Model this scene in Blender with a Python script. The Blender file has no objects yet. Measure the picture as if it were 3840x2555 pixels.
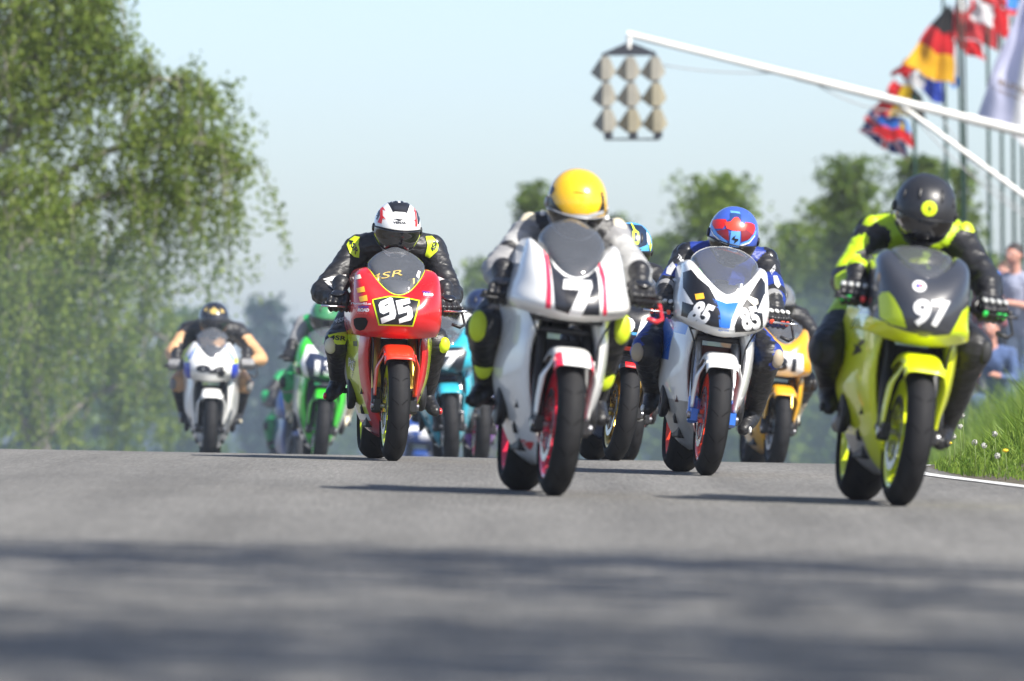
import bpy, bmesh, math, random
from math import sin, cos, pi, radians, atan2, sqrt, tan
from mathutils import Vector, Matrix, noise
from mathutils.bvhtree import BVHTree
from mathutils.geometry import tessellate_polygon

SC = bpy.context.scene
COL = SC.collection
# ---------------------------------------------------------------- camera, sky, sun, exposure
EYE = 0.572
cam = bpy.data.cameras.new('camera')
cam.lens = 300.0
cam.sensor_width = 36.0
cam.clip_start = 0.5
cam.clip_end = 6000
cam.dof.use_dof = True
cam.dof.focus_distance = 47.0
cam.dof.aperture_fstop = 4.5
cam.dof.aperture_blades = 9
camo = bpy.data.objects.new('camera', cam)
COL.objects.link(camo)
camo.location = (0, 0, EYE)
PITCH = 0.0023
camo.rotation_euler = (radians(90) + PITCH, 0, 0)
SC.camera = camo

SUN_EL, SUN_AZ = radians(45), radians(132)          # azimuth measured clockwise from +Y (the view direction)
W = bpy.data.worlds.new('World')
SC.world = W
W.use_nodes = True
wn = W.node_tree.nodes
sky = wn.new('ShaderNodeTexSky')
sky.sky_type = 'NISHITA'
sky.sun_disc = False
sky.sun_elevation = SUN_EL
sky.sun_rotation = SUN_AZ
sky.air_density = 0.58
sky.dust_density = 1.0
sky.ozone_density = 0.6
W.node_tree.links.new(sky.outputs[0], wn['Background'].inputs[0])
wn['Background'].inputs[1].default_value = 0.121
sl = bpy.data.lights.new('sun', 'SUN')
sl.energy = 4.9
sl.angle = radians(0.5)
sl.color = (1.0, 0.955, 0.88)
so = bpy.data.objects.new('sun', sl)
COL.objects.link(so)
sd = Vector((sin(SUN_AZ) * cos(SUN_EL), cos(SUN_AZ) * cos(SUN_EL), sin(SUN_EL)))
so.rotation_euler = sd.to_track_quat('Z', 'Y').to_euler()
so.location = (20, -5, 30)
VS = SC.view_settings
VS.view_transform = 'Standard'
VS.look = 'None'
VS.gamma = 1
VS.use_curve_mapping = False
VS.exposure = 0.78
SC.cycles.max_bounces = 8
SC.cycles.transparent_max_bounces = 24
SC.cycles.volume_bounces = 0

# ---------------------------------------------------------------- helpers
FPX = 3840 * 300 / 36.0


def ray(px, py):
    """direction through a point of the 3840x2555 photograph"""
    v = Vector(((px - 1920) / FPX, 1.0, -(py - 1277.5) / FPX))
    return Matrix.Rotation(PITCH, 3, 'X') @ v


def at(px, py, dist):
    r = ray(px, py)
    return Vector((0, 0, EYE)) + r * (dist / r.y)


def road_z(x, y):
    z = -0.018 * max(-8, min(8, x))
    if y > 46.5:
        t = min(y, 54) - 46.5
        z -= 0.0010 * t * t + 0.0168 * max(0, min(y, 100) - 54) + 0.0016 * max(0, min(y, 100) - 75) ** 2
        z -= 0.065 * max(0, min(y, 170) - 100)
    return z


def edge_x(y):
    if y < 44:
        return 2.345 + 0.0725 * (44 - y)
    if y < 48:
        t = y - 44
        return 2.345 - .0725 * t + .0178 * t * t
    return 2.34 + .07 * (min(y, 60) - 48) + .02 * max(0, y - 60)


def sstep(a, b, x):
    t = max(0.0, min(1.0, (x - a) / (b - a)))
    return t * t * (3 - 2 * t)


def ground_z(x, y):
    z = road_z(x, y)
    if x > edge_x(y):
        d = x - edge_x(y)
        k = sstep(0, 2.2, d)
        bank = -0.018 * min(8, x) + 0.05 * sstep(0, .25, d) + 0.40 * sstep(0, .75, d) + .22 * sstep(.5, 3, d) + sstep(2, 12, d) * .2
        z = z * (1 - k) + (bank + 0.25 * min(0, z + .018 * min(8, x))) * k + (0.02 + .03 * sstep(0, .25, d)) * (1 - k)
    return z


def props(o, label=None, cat=None, group=None, kind=None):
    if label:
        o['label'] = label
    if cat:
        o['category'] = cat
    if group:
        o['group'] = group
    if kind:
        o['kind'] = kind
    return o


class MB:
    def __init__(self):
        self.v, self.f, self.m = [], [], []

    def add(self, vs, fs, mi=0):
        n = len(self.v)
        self.v += [tuple(p) for p in vs]
        self.f += [tuple(n + i for i in f) for f in fs]
        self.m += [mi] * len(fs) if isinstance(mi, int) else list(mi)

    def box(self, c, s, mi=0, rot=None, taper=1.0):
        vs = []
        for z in (-.5, .5):
            k = taper if z > 0 else 1
            for x, y in ((-.5, -.5), (.5, -.5), (.5, .5), (-.5, .5)):
                p = Vector((x * s[0] * k, y * s[1] * k, z * s[2]))
                if rot:
                    p = rot @ p
                vs.append(p + Vector(c))
        self.add(vs, [(0, 3, 2, 1), (4, 5, 6, 7), (0, 1, 5, 4), (1, 2, 6, 5), (2, 3, 7, 6), (3, 0, 4, 7)], mi)

    def tube(self, pts, rad, seg=10, mi=0, flat=1.0, caps=True, up=None):
        pts = [Vector(p) for p in pts]
        if not isinstance(rad, (list, tuple)):
            rad = [rad] * len(pts)
        vs, fs = [], []
        prev = None
        for i, p in enumerate(pts):
            d = (pts[min(i + 1, len(pts) - 1)] - pts[max(i - 1, 0)]).normalized()
            ref = prev if prev is not None else (Vector(up) if up else (Vector((1, 0, 0)) if abs(d.x) < .9 else Vector((0, 0, 1))))
            a = (ref - d * ref.dot(d)).normalized()
            prev = a
            b = d.cross(a)
            for k in range(seg):
                t = 2 * pi * k / seg
                vs.append(p + (a * cos(t) + b * sin(t) * flat) * rad[i])
        for i in range(len(pts) - 1):
            for k in range(seg):
                k2 = (k + 1) % seg
                fs.append((i * seg + k, i * seg + k2, (i + 1) * seg + k2, (i + 1) * seg + k))
        if caps:
            fs.append(tuple(range(seg))[::-1])
            fs.append(tuple((len(pts) - 1) * seg + k for k in range(seg)))
        self.add(vs, fs, mi)

    def ball(self, c, r, mi=0, seg=14, ring=9, rot=None):
        if not isinstance(r, (tuple, list)):
            r = (r, r, r)
        c = Vector(c)
        vs = []
        for i in range(ring + 1):
            ph = pi * i / ring
            for k in range(seg):
                t = 2 * pi * k / seg
                p = Vector((r[0] * sin(ph) * cos(t), r[1] * sin(ph) * sin(t), r[2] * cos(ph)))
                if rot:
                    p = rot @ p
                vs.append(c + p)
        fs = []
        for i in range(ring):
            for k in range(seg):
                k2 = (k + 1) % seg
                q = [i * seg + k, (i + 1) * seg + k, (i + 1) * seg + k2, i * seg + k2]
                if i == 0:
                    q = q[:3]
                elif i == ring - 1:
                    q = [q[0], q[1], q[3]]
                fs.append(tuple(q))
        self.add(vs, fs, mi)

    def lathe_x(self, prof, c=(0, 0, 0), seg=48, mi=0, a0=0, a1=2 * pi, closed=False):
        """profile (x, r[, mat]) turned about the x axis"""
        full = abs(a1 - a0 - 2 * pi) < 1e-6
        n = seg if full else seg + 1
        vs = []
        for k in range(n):
            t = a0 + (a1 - a0) * k / seg
            for p in prof:
                vs.append((c[0] + p[0], c[1] + p[1] * cos(t), c[2] + p[1] * sin(t)))
        m = len(prof)
        fs, ms = [], []
        for k in range(seg):
            k2 = (k + 1) % n
            for j in range(m if closed else m - 1):
                j2 = (j + 1) % m
                fs.append((k * m + j, k * m + j2, k2 * m + j2, k2 * m + j))
                ms.append(prof[j][2] if len(prof[j]) > 2 else mi)
        self.add(vs, fs, ms)

    def grid(self, P, nu, nv, u0=0, u1=1, v0=0, v1=1, mi=0, col=None):
        vs, fs, ms = [], [], []
        for j in range(nv + 1):
            for i in range(nu + 1):
                vs.append(P(u0 + (u1 - u0) * i / nu, v0 + (v1 - v0) * j / nv))
        for j in range(nv):
            for i in range(nu):
                a = j * (nu + 1) + i
                fs.append((a, a + 1, a + nu + 2, a + nu + 1))
                ms.append(col(u0 + (u1 - u0) * (i + .5) / nu, v0 + (v1 - v0) * (j + .5) / nv) if col else mi)
        self.add(vs, fs, ms)

    def build(self, name, mats, parent=None, smooth=True, sharp=None, solid=0, sub=0, merge=0, bevel=0):
        me = bpy.data.meshes.new(name)
        me.from_pydata(self.v, [], self.f)
        if not isinstance(mats, (list, tuple)):
            mats = [mats]
        for m in mats:
            me.materials.append(m)
        me.polygons.foreach_set('material_index', self.m)
        if merge:
            bm = bmesh.new()
            bm.from_mesh(me)
            bmesh.ops.remove_doubles(bm, verts=bm.verts, dist=merge)
            bm.to_mesh(me)
            bm.free()
        if smooth:
            me.polygons.foreach_set('use_smooth', [True] * len(me.polygons))
            if sharp:
                me.set_sharp_from_angle(angle=radians(sharp))
        me.update()
        o = bpy.data.objects.new(name, me)
        COL.objects.link(o)
        if parent:
            o.parent = parent
        if bevel:
            md = o.modifiers.new('b', 'BEVEL')
            md.width = bevel
            md.segments = 2
            md.limit_method = 'ANGLE'
        if solid:
            md = o.modifiers.new('s', 'SOLIDIFY')
            md.thickness = solid
            md.offset = -1
        if sub:
            md = o.modifiers.new('d', 'SUBSURF')
            md.levels = md.render_levels = sub
        return o


def empty(name, loc=(0, 0, 0), mat=None, parent=None):
    o = bpy.data.objects.new(name, None)
    COL.objects.link(o)
    o.empty_display_size = .1
    if mat is not None:
        o.matrix_world = mat
    else:
        o.location = loc
    if parent:
        o.parent = parent
    return o


def share(src, name, parent=None, mats=None):
    me = src.data
    if mats:
        me = me.copy()
        for i, m in enumerate(mats):
            me.materials[i] = m
    o = bpy.data.objects.new(name, me)
    COL.objects.link(o)
    if parent:
        o.parent = parent
    return o


# ---------------------------------------------------------------- materials
MATS = {}


def M(name, color=(.5, .5, .5), rough=.5, metal=0, coat=0, bump=0, bscale=60, var=0, vscale=8, spec=.5, bdet=3, trans=0, coatr=.05, stretch=None):
    if name in MATS:
        return MATS[name]
    m = bpy.data.materials.new(name)
    m.use_nodes = True
    nt = m.node_tree
    b = nt.nodes['Principled BSDF']
    b.inputs['Base Color'].default_value = (*color, 1)
    b.inputs['Roughness'].default_value = rough
    b.inputs['Metallic'].default_value = metal
    b.inputs['Coat Weight'].default_value = coat
    b.inputs['Coat Roughness'].default_value = coatr
    b.inputs['Specular IOR Level'].default_value = spec
    tc = nt.nodes.new('ShaderNodeTexCoord')
    src = tc.outputs['Object']
    if stretch:
        mp = nt.nodes.new('ShaderNodeMapping')
        mp.inputs['Scale'].default_value = stretch
        nt.links.new(src, mp.inputs[0])
        src = mp.outputs[0]
    if var:
        n = nt.nodes.new('ShaderNodeTexNoise')
        n.inputs['Scale'].default_value = vscale
        n.inputs['Detail'].default_value = 5
        nt.links.new(src, n.inputs['Vector'])
        mr = nt.nodes.new('ShaderNodeMapRange')
        mr.inputs[1].default_value = .3
        mr.inputs[2].default_value = .7
        mr.inputs[3].default_value = 1 - var
        mr.inputs[4].default_value = 1 + var
        nt.links.new(n.outputs[0], mr.inputs[0])
        mx = nt.nodes.new('ShaderNodeVectorMath')
        mx.operation = 'SCALE'
        mx.inputs[0].default_value = color
        nt.links.new(mr.outputs[0], mx.inputs['Scale'])
        nt.links.new(mx.outputs[0], b.inputs['Base Color'])
        mr2 = nt.nodes.new('ShaderNodeMapRange')
        mr2.inputs[1].default_value = .3
        mr2.inputs[2].default_value = .7
        mr2.inputs[3].default_value = max(.02, rough - .08)
        mr2.inputs[4].default_value = min(1, rough + .12)
        nt.links.new(n.outputs[0], mr2.inputs[0])
        nt.links.new(mr2.outputs[0], b.inputs['Roughness'])
    if bump:
        n = nt.nodes.new('ShaderNodeTexNoise')
        n.inputs['Scale'].default_value = bscale
        n.inputs['Detail'].default_value = bdet
        n.inputs['Distortion'].default_value = .6
        nt.links.new(src, n.inputs['Vector'])
        bp = nt.nodes.new('ShaderNodeBump')
        bp.inputs['Strength'].default_value = 1
        bp.inputs['Distance'].default_value = bump
        nt.links.new(n.outputs[0], bp.inputs['Height'])
        nt.links.new(bp.outputs[0], b.inputs['Normal'])
    MATS[name] = m
    return m


def paint(name, c, rough=.32, coat=.8):
    return M('paint_' + name, c, rough, coat=coat, var=.05, vscale=5, bump=.0006, bscale=14, bdet=1)


def leather(name, c, rough=.42):
    return M('leather_' + name, c, rough, bump=.012, bscale=11, var=.12, vscale=6, bdet=4, spec=.5, stretch=(1, 1.4, 2.2))


def sticker(name, c):
    return M('sticker_' + name, c, .35, coat=.3)


BLACK = M('black_plastic', (.012, .012, .014), .45, var=.2)
MATTE = M('matte_black', (.02, .021, .024), .6, var=.15)
ALU = M('aluminium', (.55, .56, .58), .35, metal=.9, var=.1, vscale=30)
STEEL = M('steel', (.3, .3, .32), .3, metal=1, var=.15, vscale=20)
DARKM = M('dark_metal', (.05, .05, .055), .4, metal=.7, var=.2, vscale=25, bump=.001, bscale=80)
GOLD = M('gold_anodised', (.6, .38, .08), .3, metal=.9)
DISC = M('disc_steel', (.35, .35, .36), .28, metal=1, var=.2, vscale=40)
ENGINE = M('engine_cast', (.03, .03, .033), .55, metal=.5, var=.3, vscale=20, bump=.004, bscale=40)
WHITE_ST = sticker('white', (.8, .8, .8))
BLACK_ST = sticker('black', (.012, .012, .015))
SILVER = M('silver_lever', (.6, .6, .62), .25, metal=1)


def mat_tyre():
    m = M('tyre_rubber', (.013, .013, .014), .7, spec=.18, var=.18, vscale=14)
    nt = m.node_tree
    b = nt.nodes['Principled BSDF']
    tc = nt.nodes.new('ShaderNodeTexCoord')
    sp = nt.nodes.new('ShaderNodeSeparateXYZ')
    nt.links.new(tc.outputs['Object'], sp.inputs[0])

    def ma(op, a, bb=None):
        n = nt.nodes.new('ShaderNodeMath')
        n.operation = op
        for i, q in enumerate((a, bb)):
            if q is None:
                continue
            if isinstance(q, (int, float)):
                n.inputs[i].default_value = q
            else:
                nt.links.new(q, n.inputs[i])
        return n.outputs[0]
    ang = ma('ARCTAN2', sp.outputs[2], sp.outputs[1])
    ax = ma('ABSOLUTE', sp.outputs[0])
    side = ma('MULTIPLY', ma('SIGN', sp.outputs[0]), .5)
    ph = ma('FRACT', ma('ADD', ma('ADD', ma('MULTIPLY', ang, 14 / (2 * pi)), ma('MULTIPLY', ax, 7.5)), ma('ADD', side, 20)))
    line = ma('LESS_THAN', ma('ABSOLUTE', ma('SUBTRACT', ph, .5)), .028)
    band = ma('MULTIPLY', ma('LESS_THAN', ax, .044), ma('GREATER_THAN', ax, .008))
    g = ma('MULTIPLY', line, band)
    old = b.inputs['Base Color'].links[0].from_socket
    # scrubbed, dusty tread centre
    r = ma('SQRT', ma('ADD', ma('MULTIPLY', sp.outputs[1], sp.outputs[1]), ma('MULTIPLY', sp.outputs[2], sp.outputs[2])))
    mr = nt.nodes.new('ShaderNodeMapRange')
    mr.inputs[1].default_value = .262
    mr.inputs[2].default_value = .285
    mr.inputs[3].default_value = .5
    mr.inputs[4].default_value = 1.5
    nt.links.new(r, mr.inputs[0])
    sc = nt.nodes.new('ShaderNodeVectorMath')
    sc.operation = 'SCALE'
    nt.links.new(old, sc.inputs[0])
    nt.links.new(ma('MULTIPLY', mr.outputs[0], ma('SUBTRACT', 1, ma('MULTIPLY', g, .85))), sc.inputs['Scale'])
    nt.links.new(sc.outputs[0], b.inputs['Base Color'])
    bp = nt.nodes.new('ShaderNodeBump')
    bp.inputs['Distance'].default_value = .003
    nt.links.new(ma('SUBTRACT', 1, g), bp.inputs['Height'])
    nt.links.new(bp.outputs[0], b.inputs['Normal'])
    return m


TYRE = mat_tyre()


def mat_screen(name, tint, haze=.1, rough=.04):
    m = bpy.data.materials.new(name)
    m.use_nodes = True
    nt = m.node_tree
    nt.nodes.clear()
    out = nt.nodes.new('ShaderNodeOutputMaterial')
    tr = nt.nodes.new('ShaderNodeBsdfTransparent')
    tr.inputs[0].default_value = (*tint, 1)
    gl = nt.nodes.new('ShaderNodeBsdfGlossy')
    gl.inputs['Roughness'].default_value = rough
    df = nt.nodes.new('ShaderNodeBsdfDiffuse')
    df.inputs[0].default_value = (.42, .45, .50, 1)  # pale diffuse veil, mixed in by haze, paints in the reflected sky
    fr = nt.nodes.new('ShaderNodeLayerWeight')
    fr.inputs[0].default_value = .35
    m1 = nt.nodes.new('ShaderNodeMixShader')
    m1.inputs[0].default_value = haze
    nt.links.new(tr.outputs[0], m1.inputs[1])
    nt.links.new(df.outputs[0], m1.inputs[2])
    m2 = nt.nodes.new('ShaderNodeMixShader')
    mr = nt.nodes.new('ShaderNodeMapRange')
    mr.inputs[3].default_value = .07
    mr.inputs[4].default_value = .7
    nt.links.new(fr.outputs['Fresnel'], mr.inputs[0])
    nt.links.new(mr.outputs[0], m2.inputs[0])
    nt.links.new(m1.outputs[0], m2.inputs[1])
    nt.links.new(gl.outputs[0], m2.inputs[2])
    nt.links.new(m2.outputs[0], out.inputs[0])
    return m


SCREEN_CLEAR = mat_screen('clear_screen', (.80, .83, .88), .17)
SCREEN_SMOKE = mat_screen('smoked_screen', (.34, .36, .40), .16)
VISOR = M('dark_visor', (.006, .006, .008), .07, coat=1, coatr=.02, spec=.6)


def cr(a, b, c, d, t):
    return .5 * ((2 * b) + (-a + c) * t + (2 * a - 5 * b + 4 * c - d) * t * t + (-a + 3 * b - 3 * c + d) * t ** 3)


def interp(keys, v):
    """Catmull-Rom through a list of equal-length tuples, v in 0..1"""
    n = len(keys) - 1
    s = max(0, min(n - 1e-6, v * n))
    i = int(s)
    t = s - i
    k = [keys[max(0, i - 1)], keys[i], keys[i + 1], keys[min(n, i + 2)]]
    return [cr(*(q[j] for q in k), t) for j in range(len(keys[0]))]


# ---------------------------------------------------------------- stickers pressed on to a surface
def poly_tris(outer, holes=()):
    loops = [[Vector((p[0], p[1], 0)) for p in l] for l in (outer, *holes)]
    tris = tessellate_polygon(loops)
    flat = [p for l in loops for p in l]
    return [(p.x, p.y) for p in flat], [tuple(t) for t in tris]


_tc = {}


def text_tris(s, bold=.0):
    """unit-height outline of a word in the built-in typeface, triangulated; x from 0 to w"""
    if (s, bold) in _tc:
        return _tc[(s, bold)]
    cu = bpy.data.curves.new('t', 'FONT')
    cu.body = s
    cu.offset = bold
    cu.resolution_u = 3
    o = bpy.data.objects.new('t', cu)
    COL.objects.link(o)
    dg = bpy.context.evaluated_depsgraph_get()
    me = bpy.data.meshes.new_from_object(o.evaluated_get(dg))
    bm = bmesh.new()
    bm.from_mesh(me)
    bmesh.ops.remove_doubles(bm, verts=bm.verts, dist=1e-5)
    bmesh.ops.triangulate(bm, faces=bm.faces)
    vs = [(v.co.x, v.co.y) for v in bm.verts]
    fs = [tuple(v.index for v in f.verts) for f in bm.faces]
    bm.free()
    bpy.data.objects.remove(o)
    bpy.data.curves.remove(cu)
    bpy.data.meshes.remove(me)
    x0 = min(p[0] for p in vs)
    x1 = max(p[0] for p in vs)
    y0 = min(p[1] for p in vs)
    y1 = max(p[1] for p in vs)
    r = ([((p[0] - x0) / (x1 - x0), (p[1] - y0) / (y1 - y0)) for p in vs], fs)
    _tc[(s, bold)] = r
    return r


def bvh_of(objs):
    """one BVH, in the objects' common parent space"""
    vs, fs = [], []
    dg = bpy.context.evaluated_depsgraph_get()
    for o in objs:
        n = len(vs)
        me = o.evaluated_get(dg).to_mesh()
        vs += [o.matrix_basis @ v.co for v in me.vertices]
        fs += [tuple(n + i for i in p.vertices) for p in me.polygons]
    return BVHTree.FromPolygons(vs, fs)


def decal(name, vs, fs, to_local, bvh, mat, parent, off=.0022, step=.014, direction=(0, 1, 0), inv=None):
    """vs: 2-D outline; to_local maps it to a start point before the surface; each vertex is pressed along `direction`"""
    D = Vector(direction)
    bm = bmesh.new()
    bv = [bm.verts.new(to_local(p)) for p in vs]
    for f in fs:
        if len(set(f)) == 3:
            try:
                bm.faces.new([bv[i] for i in f])
            except ValueError:
                pass
    for _ in range(6):
        e = [e for e in bm.edges if e.calc_length() > step]
        if not e:
            break
        bmesh.ops.subdivide_edges(bm, edges=e, cuts=1, use_grid_fill=False)
        bmesh.ops.triangulate(bm, faces=[f for f in bm.faces if len(f.verts) > 3])
    dead = []
    for v in bm.verts:
        hit = bvh.ray_cast(v.co - D * 3, D)
        if hit[0] is None:
            dead.append(v)
            continue
        n = hit[1]
        if n.dot(D) > 0:
            n = -n
        v.co = hit[0] + n * off * .6 - D * off * .6
    if dead:
        bmesh.ops.delete(bm, geom=dead, context='VERTS')
    # faces that jump across a gap are left off
    far = [f for f in bm.faces if max(e.calc_length() for e in f.edges) > step * 5]
    if far:
        bmesh.ops.delete(bm, geom=far, context='FACES')
    for f in bm.faces:
        f.normal_update()
        if f.normal.dot(D) > 0:
            f.normal_flip()
        f.smooth = True
    if inv is not None:
        bm.transform(inv)
    me = bpy.data.meshes.new(name)
    bm.to_mesh(me)
    bm.free()
    me.materials.append(mat)
    if len(me.polygons) == 0:
        return None
    o = bpy.data.objects.new(name, me)
    COL.objects.link(o)
    o.parent = parent
    return o
# ---------------------------------------------------------------- the motorcycle
class Bike:
    def __init__(self, px, dist, yaw, lean, steer, scale=1.0, zoff=0.0):
        x = (px - 1920) / FPX * dist
        z = road_z(x, dist)
        slope = (road_z(x, dist + 1.4) - z) / 1.4
        self.M = (Matrix.Translation((x, dist, z + zoff)) @ Matrix.Rotation(0.018, 4, 'Y') @ Matrix.Rotation(atan2(slope, 1), 4, 'X') @
                  Matrix.Rotation(radians(yaw), 4, 'Z') @ Matrix.Rotation(radians(lean), 4, 'Y') @ Matrix.Scale(scale, 4))
        self.Mi = self.M.inverted()
        p = Vector((0, .07, .30))
        ax = Vector((0, sin(radians(24)), cos(radians(24))))
        self.ST = Matrix.Translation(p) @ Matrix.Rotation(radians(steer), 4, ax) @ Matrix.Translation(-p)

    def loc(self, px, py, yl):
        o = self.Mi @ Vector((0, 0, EYE))
        d = self.Mi.to_3x3() @ ray(px, py)
        return o + d * ((yl - o.y) / d.y)

    def plane(self, yl, q):
        """outline traced in enlarged-photo units q=(ox, oy, s) -> a point of the plane y = yl in the machine's own space"""
        def f(p):
            return self.loc(q[0] + p[0] / q[2], q[1] + p[1] / q[2], yl)
        return f


def wheel(B, root, rear, rimmat, tyremat=None):
    R = .315 if rear else .30
    hw = .09 if rear else .06
    rr = .235 if rear else .225
    name = 'rear_wheel' if rear else 'front_wheel'
    base = Matrix.Translation((0, 1.38, R)) if rear else B.ST @ Matrix.Translation((0, 0, R))
    mb = MB()
    w = hw * .82
    # rim well, flanges
    mb.lathe_x([(-w, rr), (-w, rr - .012), (-w * .86, rr - .02), (-w * .5, rr - .035), (w * .5, rr - .035), (w * .86, rr - .02), (w, rr - .012), (w, rr)], seg=56)
    hubw = .05 if rear else .045
    mb.lathe_x([(-hubw, .012), (-hubw, .032), (-hubw * .5, .045), (hubw * .5, .045), (hubw, .032), (hubw, .012)], seg=24)
    ns = 5
    for k in range(ns):
        a = 2 * pi * k / ns + .3
        for da in (-.13, .13):
            mb.tube([(0, .04 * cos(a), .04 * sin(a)), (0, .12 * cos(a + da * .7), .12 * sin(a + da * .7)), (0, (rr - .03) * cos(a + da), (rr - .03) * sin(a + da))],
                    [.017, .013, .016], seg=8, flat=.7)
    o = mb.build(name, [rimmat], root, sharp=50)
    o.matrix_local = base
    # tyre
    prof = []
    n = 18
    for i in range(n + 1):
        t = -1 + 2 * i / n
        a = t * radians(74 if rear else 78)
        x = hw * sin(a) / sin(radians(74 if rear else 78))
        r = R - (R - rr) * (.86 if rear else .9) * (1 - cos(a)) / (1 - cos(radians(78)))
        prof.append((x, r))
    prof = [(-w * .9, rr - .004), (-w * 1.04, rr + .006)] + prof[0:] + [(w * 1.04, rr + .006), (w * .9, rr - .004)]
    t = MB()
    t.lathe_x(prof, seg=80)
    ty = t.build('tyre', [TYRE], o)
    # discs
    for s in ((-1,) if rear else (-1, 1)):
        d = MB()
        xx = s * (.06 if rear else .056)
        r1 = .11 if rear else .155
        d.lathe_x([(xx - .0025, r1 - .035), (xx - .0025, r1), (xx + .0025, r1), (xx + .0025, r1 - .035)], seg=48, closed=True)
        for k in range(8):
            a = k * pi / 4
            d.tube([(xx, .05 * cos(a), .05 * sin(a)), (xx, (r1 - .03) * cos(a + .15), (r1 - .03) * sin(a + .15))], .006, seg=6)
        d.build('brake_disc', [DISC], o, sharp=40)
    return o


def upper_fn(keys):
    def P(u, v):
        w, zc, ze, yc, ye, xr, yr, q, n = interp(keys, v)
        xr = w + .003
        a = min(1, abs(u))
        s = sin(a * pi / 2)
        c = cos(a * pi / 2)
        sx = s ** (2 / n)
        x = w * sx
        y = yc + (ye - yc) * (1 - max(0, c) ** (2 / n))
        z = zc + (ze - zc) * (sx ** q)
        if abs(u) > 1:
            t = (abs(u) - 1) / .5
            x += (xr - x) * t
            y += (yr - y) * t
            z += .0 * t
        return (x if u >= 0 else -x, y, z)
    return P


def side_fn(keys, s):
    def P(u, v):
        z, xf, yf, xr, yr, bul = interp(keys, v)
        x = xf + (xr - xf) * (u ** .55) + bul * sin(pi * min(1, u))
        y = yf + (yr - yf) * u
        zz = z + .03 * u * (1 - v)
        return (s * x, y, zz)
    return P


DEF_SIDE = [(.775, .115, .12, .238, .55, .0), (.715, .128, .12, .238, .68, .004), (.64, .146, .125, .238, .74, .008), (.54, .146, .135, .234, .77, .01), (.44, .132, .15, .222, .78, .01),
            (.35, .110, .17, .19, .80, .01), (.25, .072, .20, .15, .80, .008), (.17, .030, .23, .10, .76, .004), (.125, .002, .26, .03, .70, 0)]

DEF_UPPER = [  # w, zc, ze, yc, ye, xr, yr, q, n
    (.15, .905, 1.05, -.02, .30, .150, .34, 2.0, 2.2),
    (.175, .893, 1.05, -.04, .26, .175, .42, 2.0, 2.3),
    (.215, .875, .99, -.07, .20, .22, .52, 2.0, 2.4),
    (.238, .83, .91, -.10, .17, .245, .56, 2.0, 2.4),
    (.243, .775, .83, -.11, .16, .25, .58, 2.0, 2.4),
    (.238, .725, .77, -.07, .16, .245, .58, 2.0, 2.4),
    (.222, .70, .745, .02, .18, .235, .58, 2.0, 2.6)]


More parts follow.
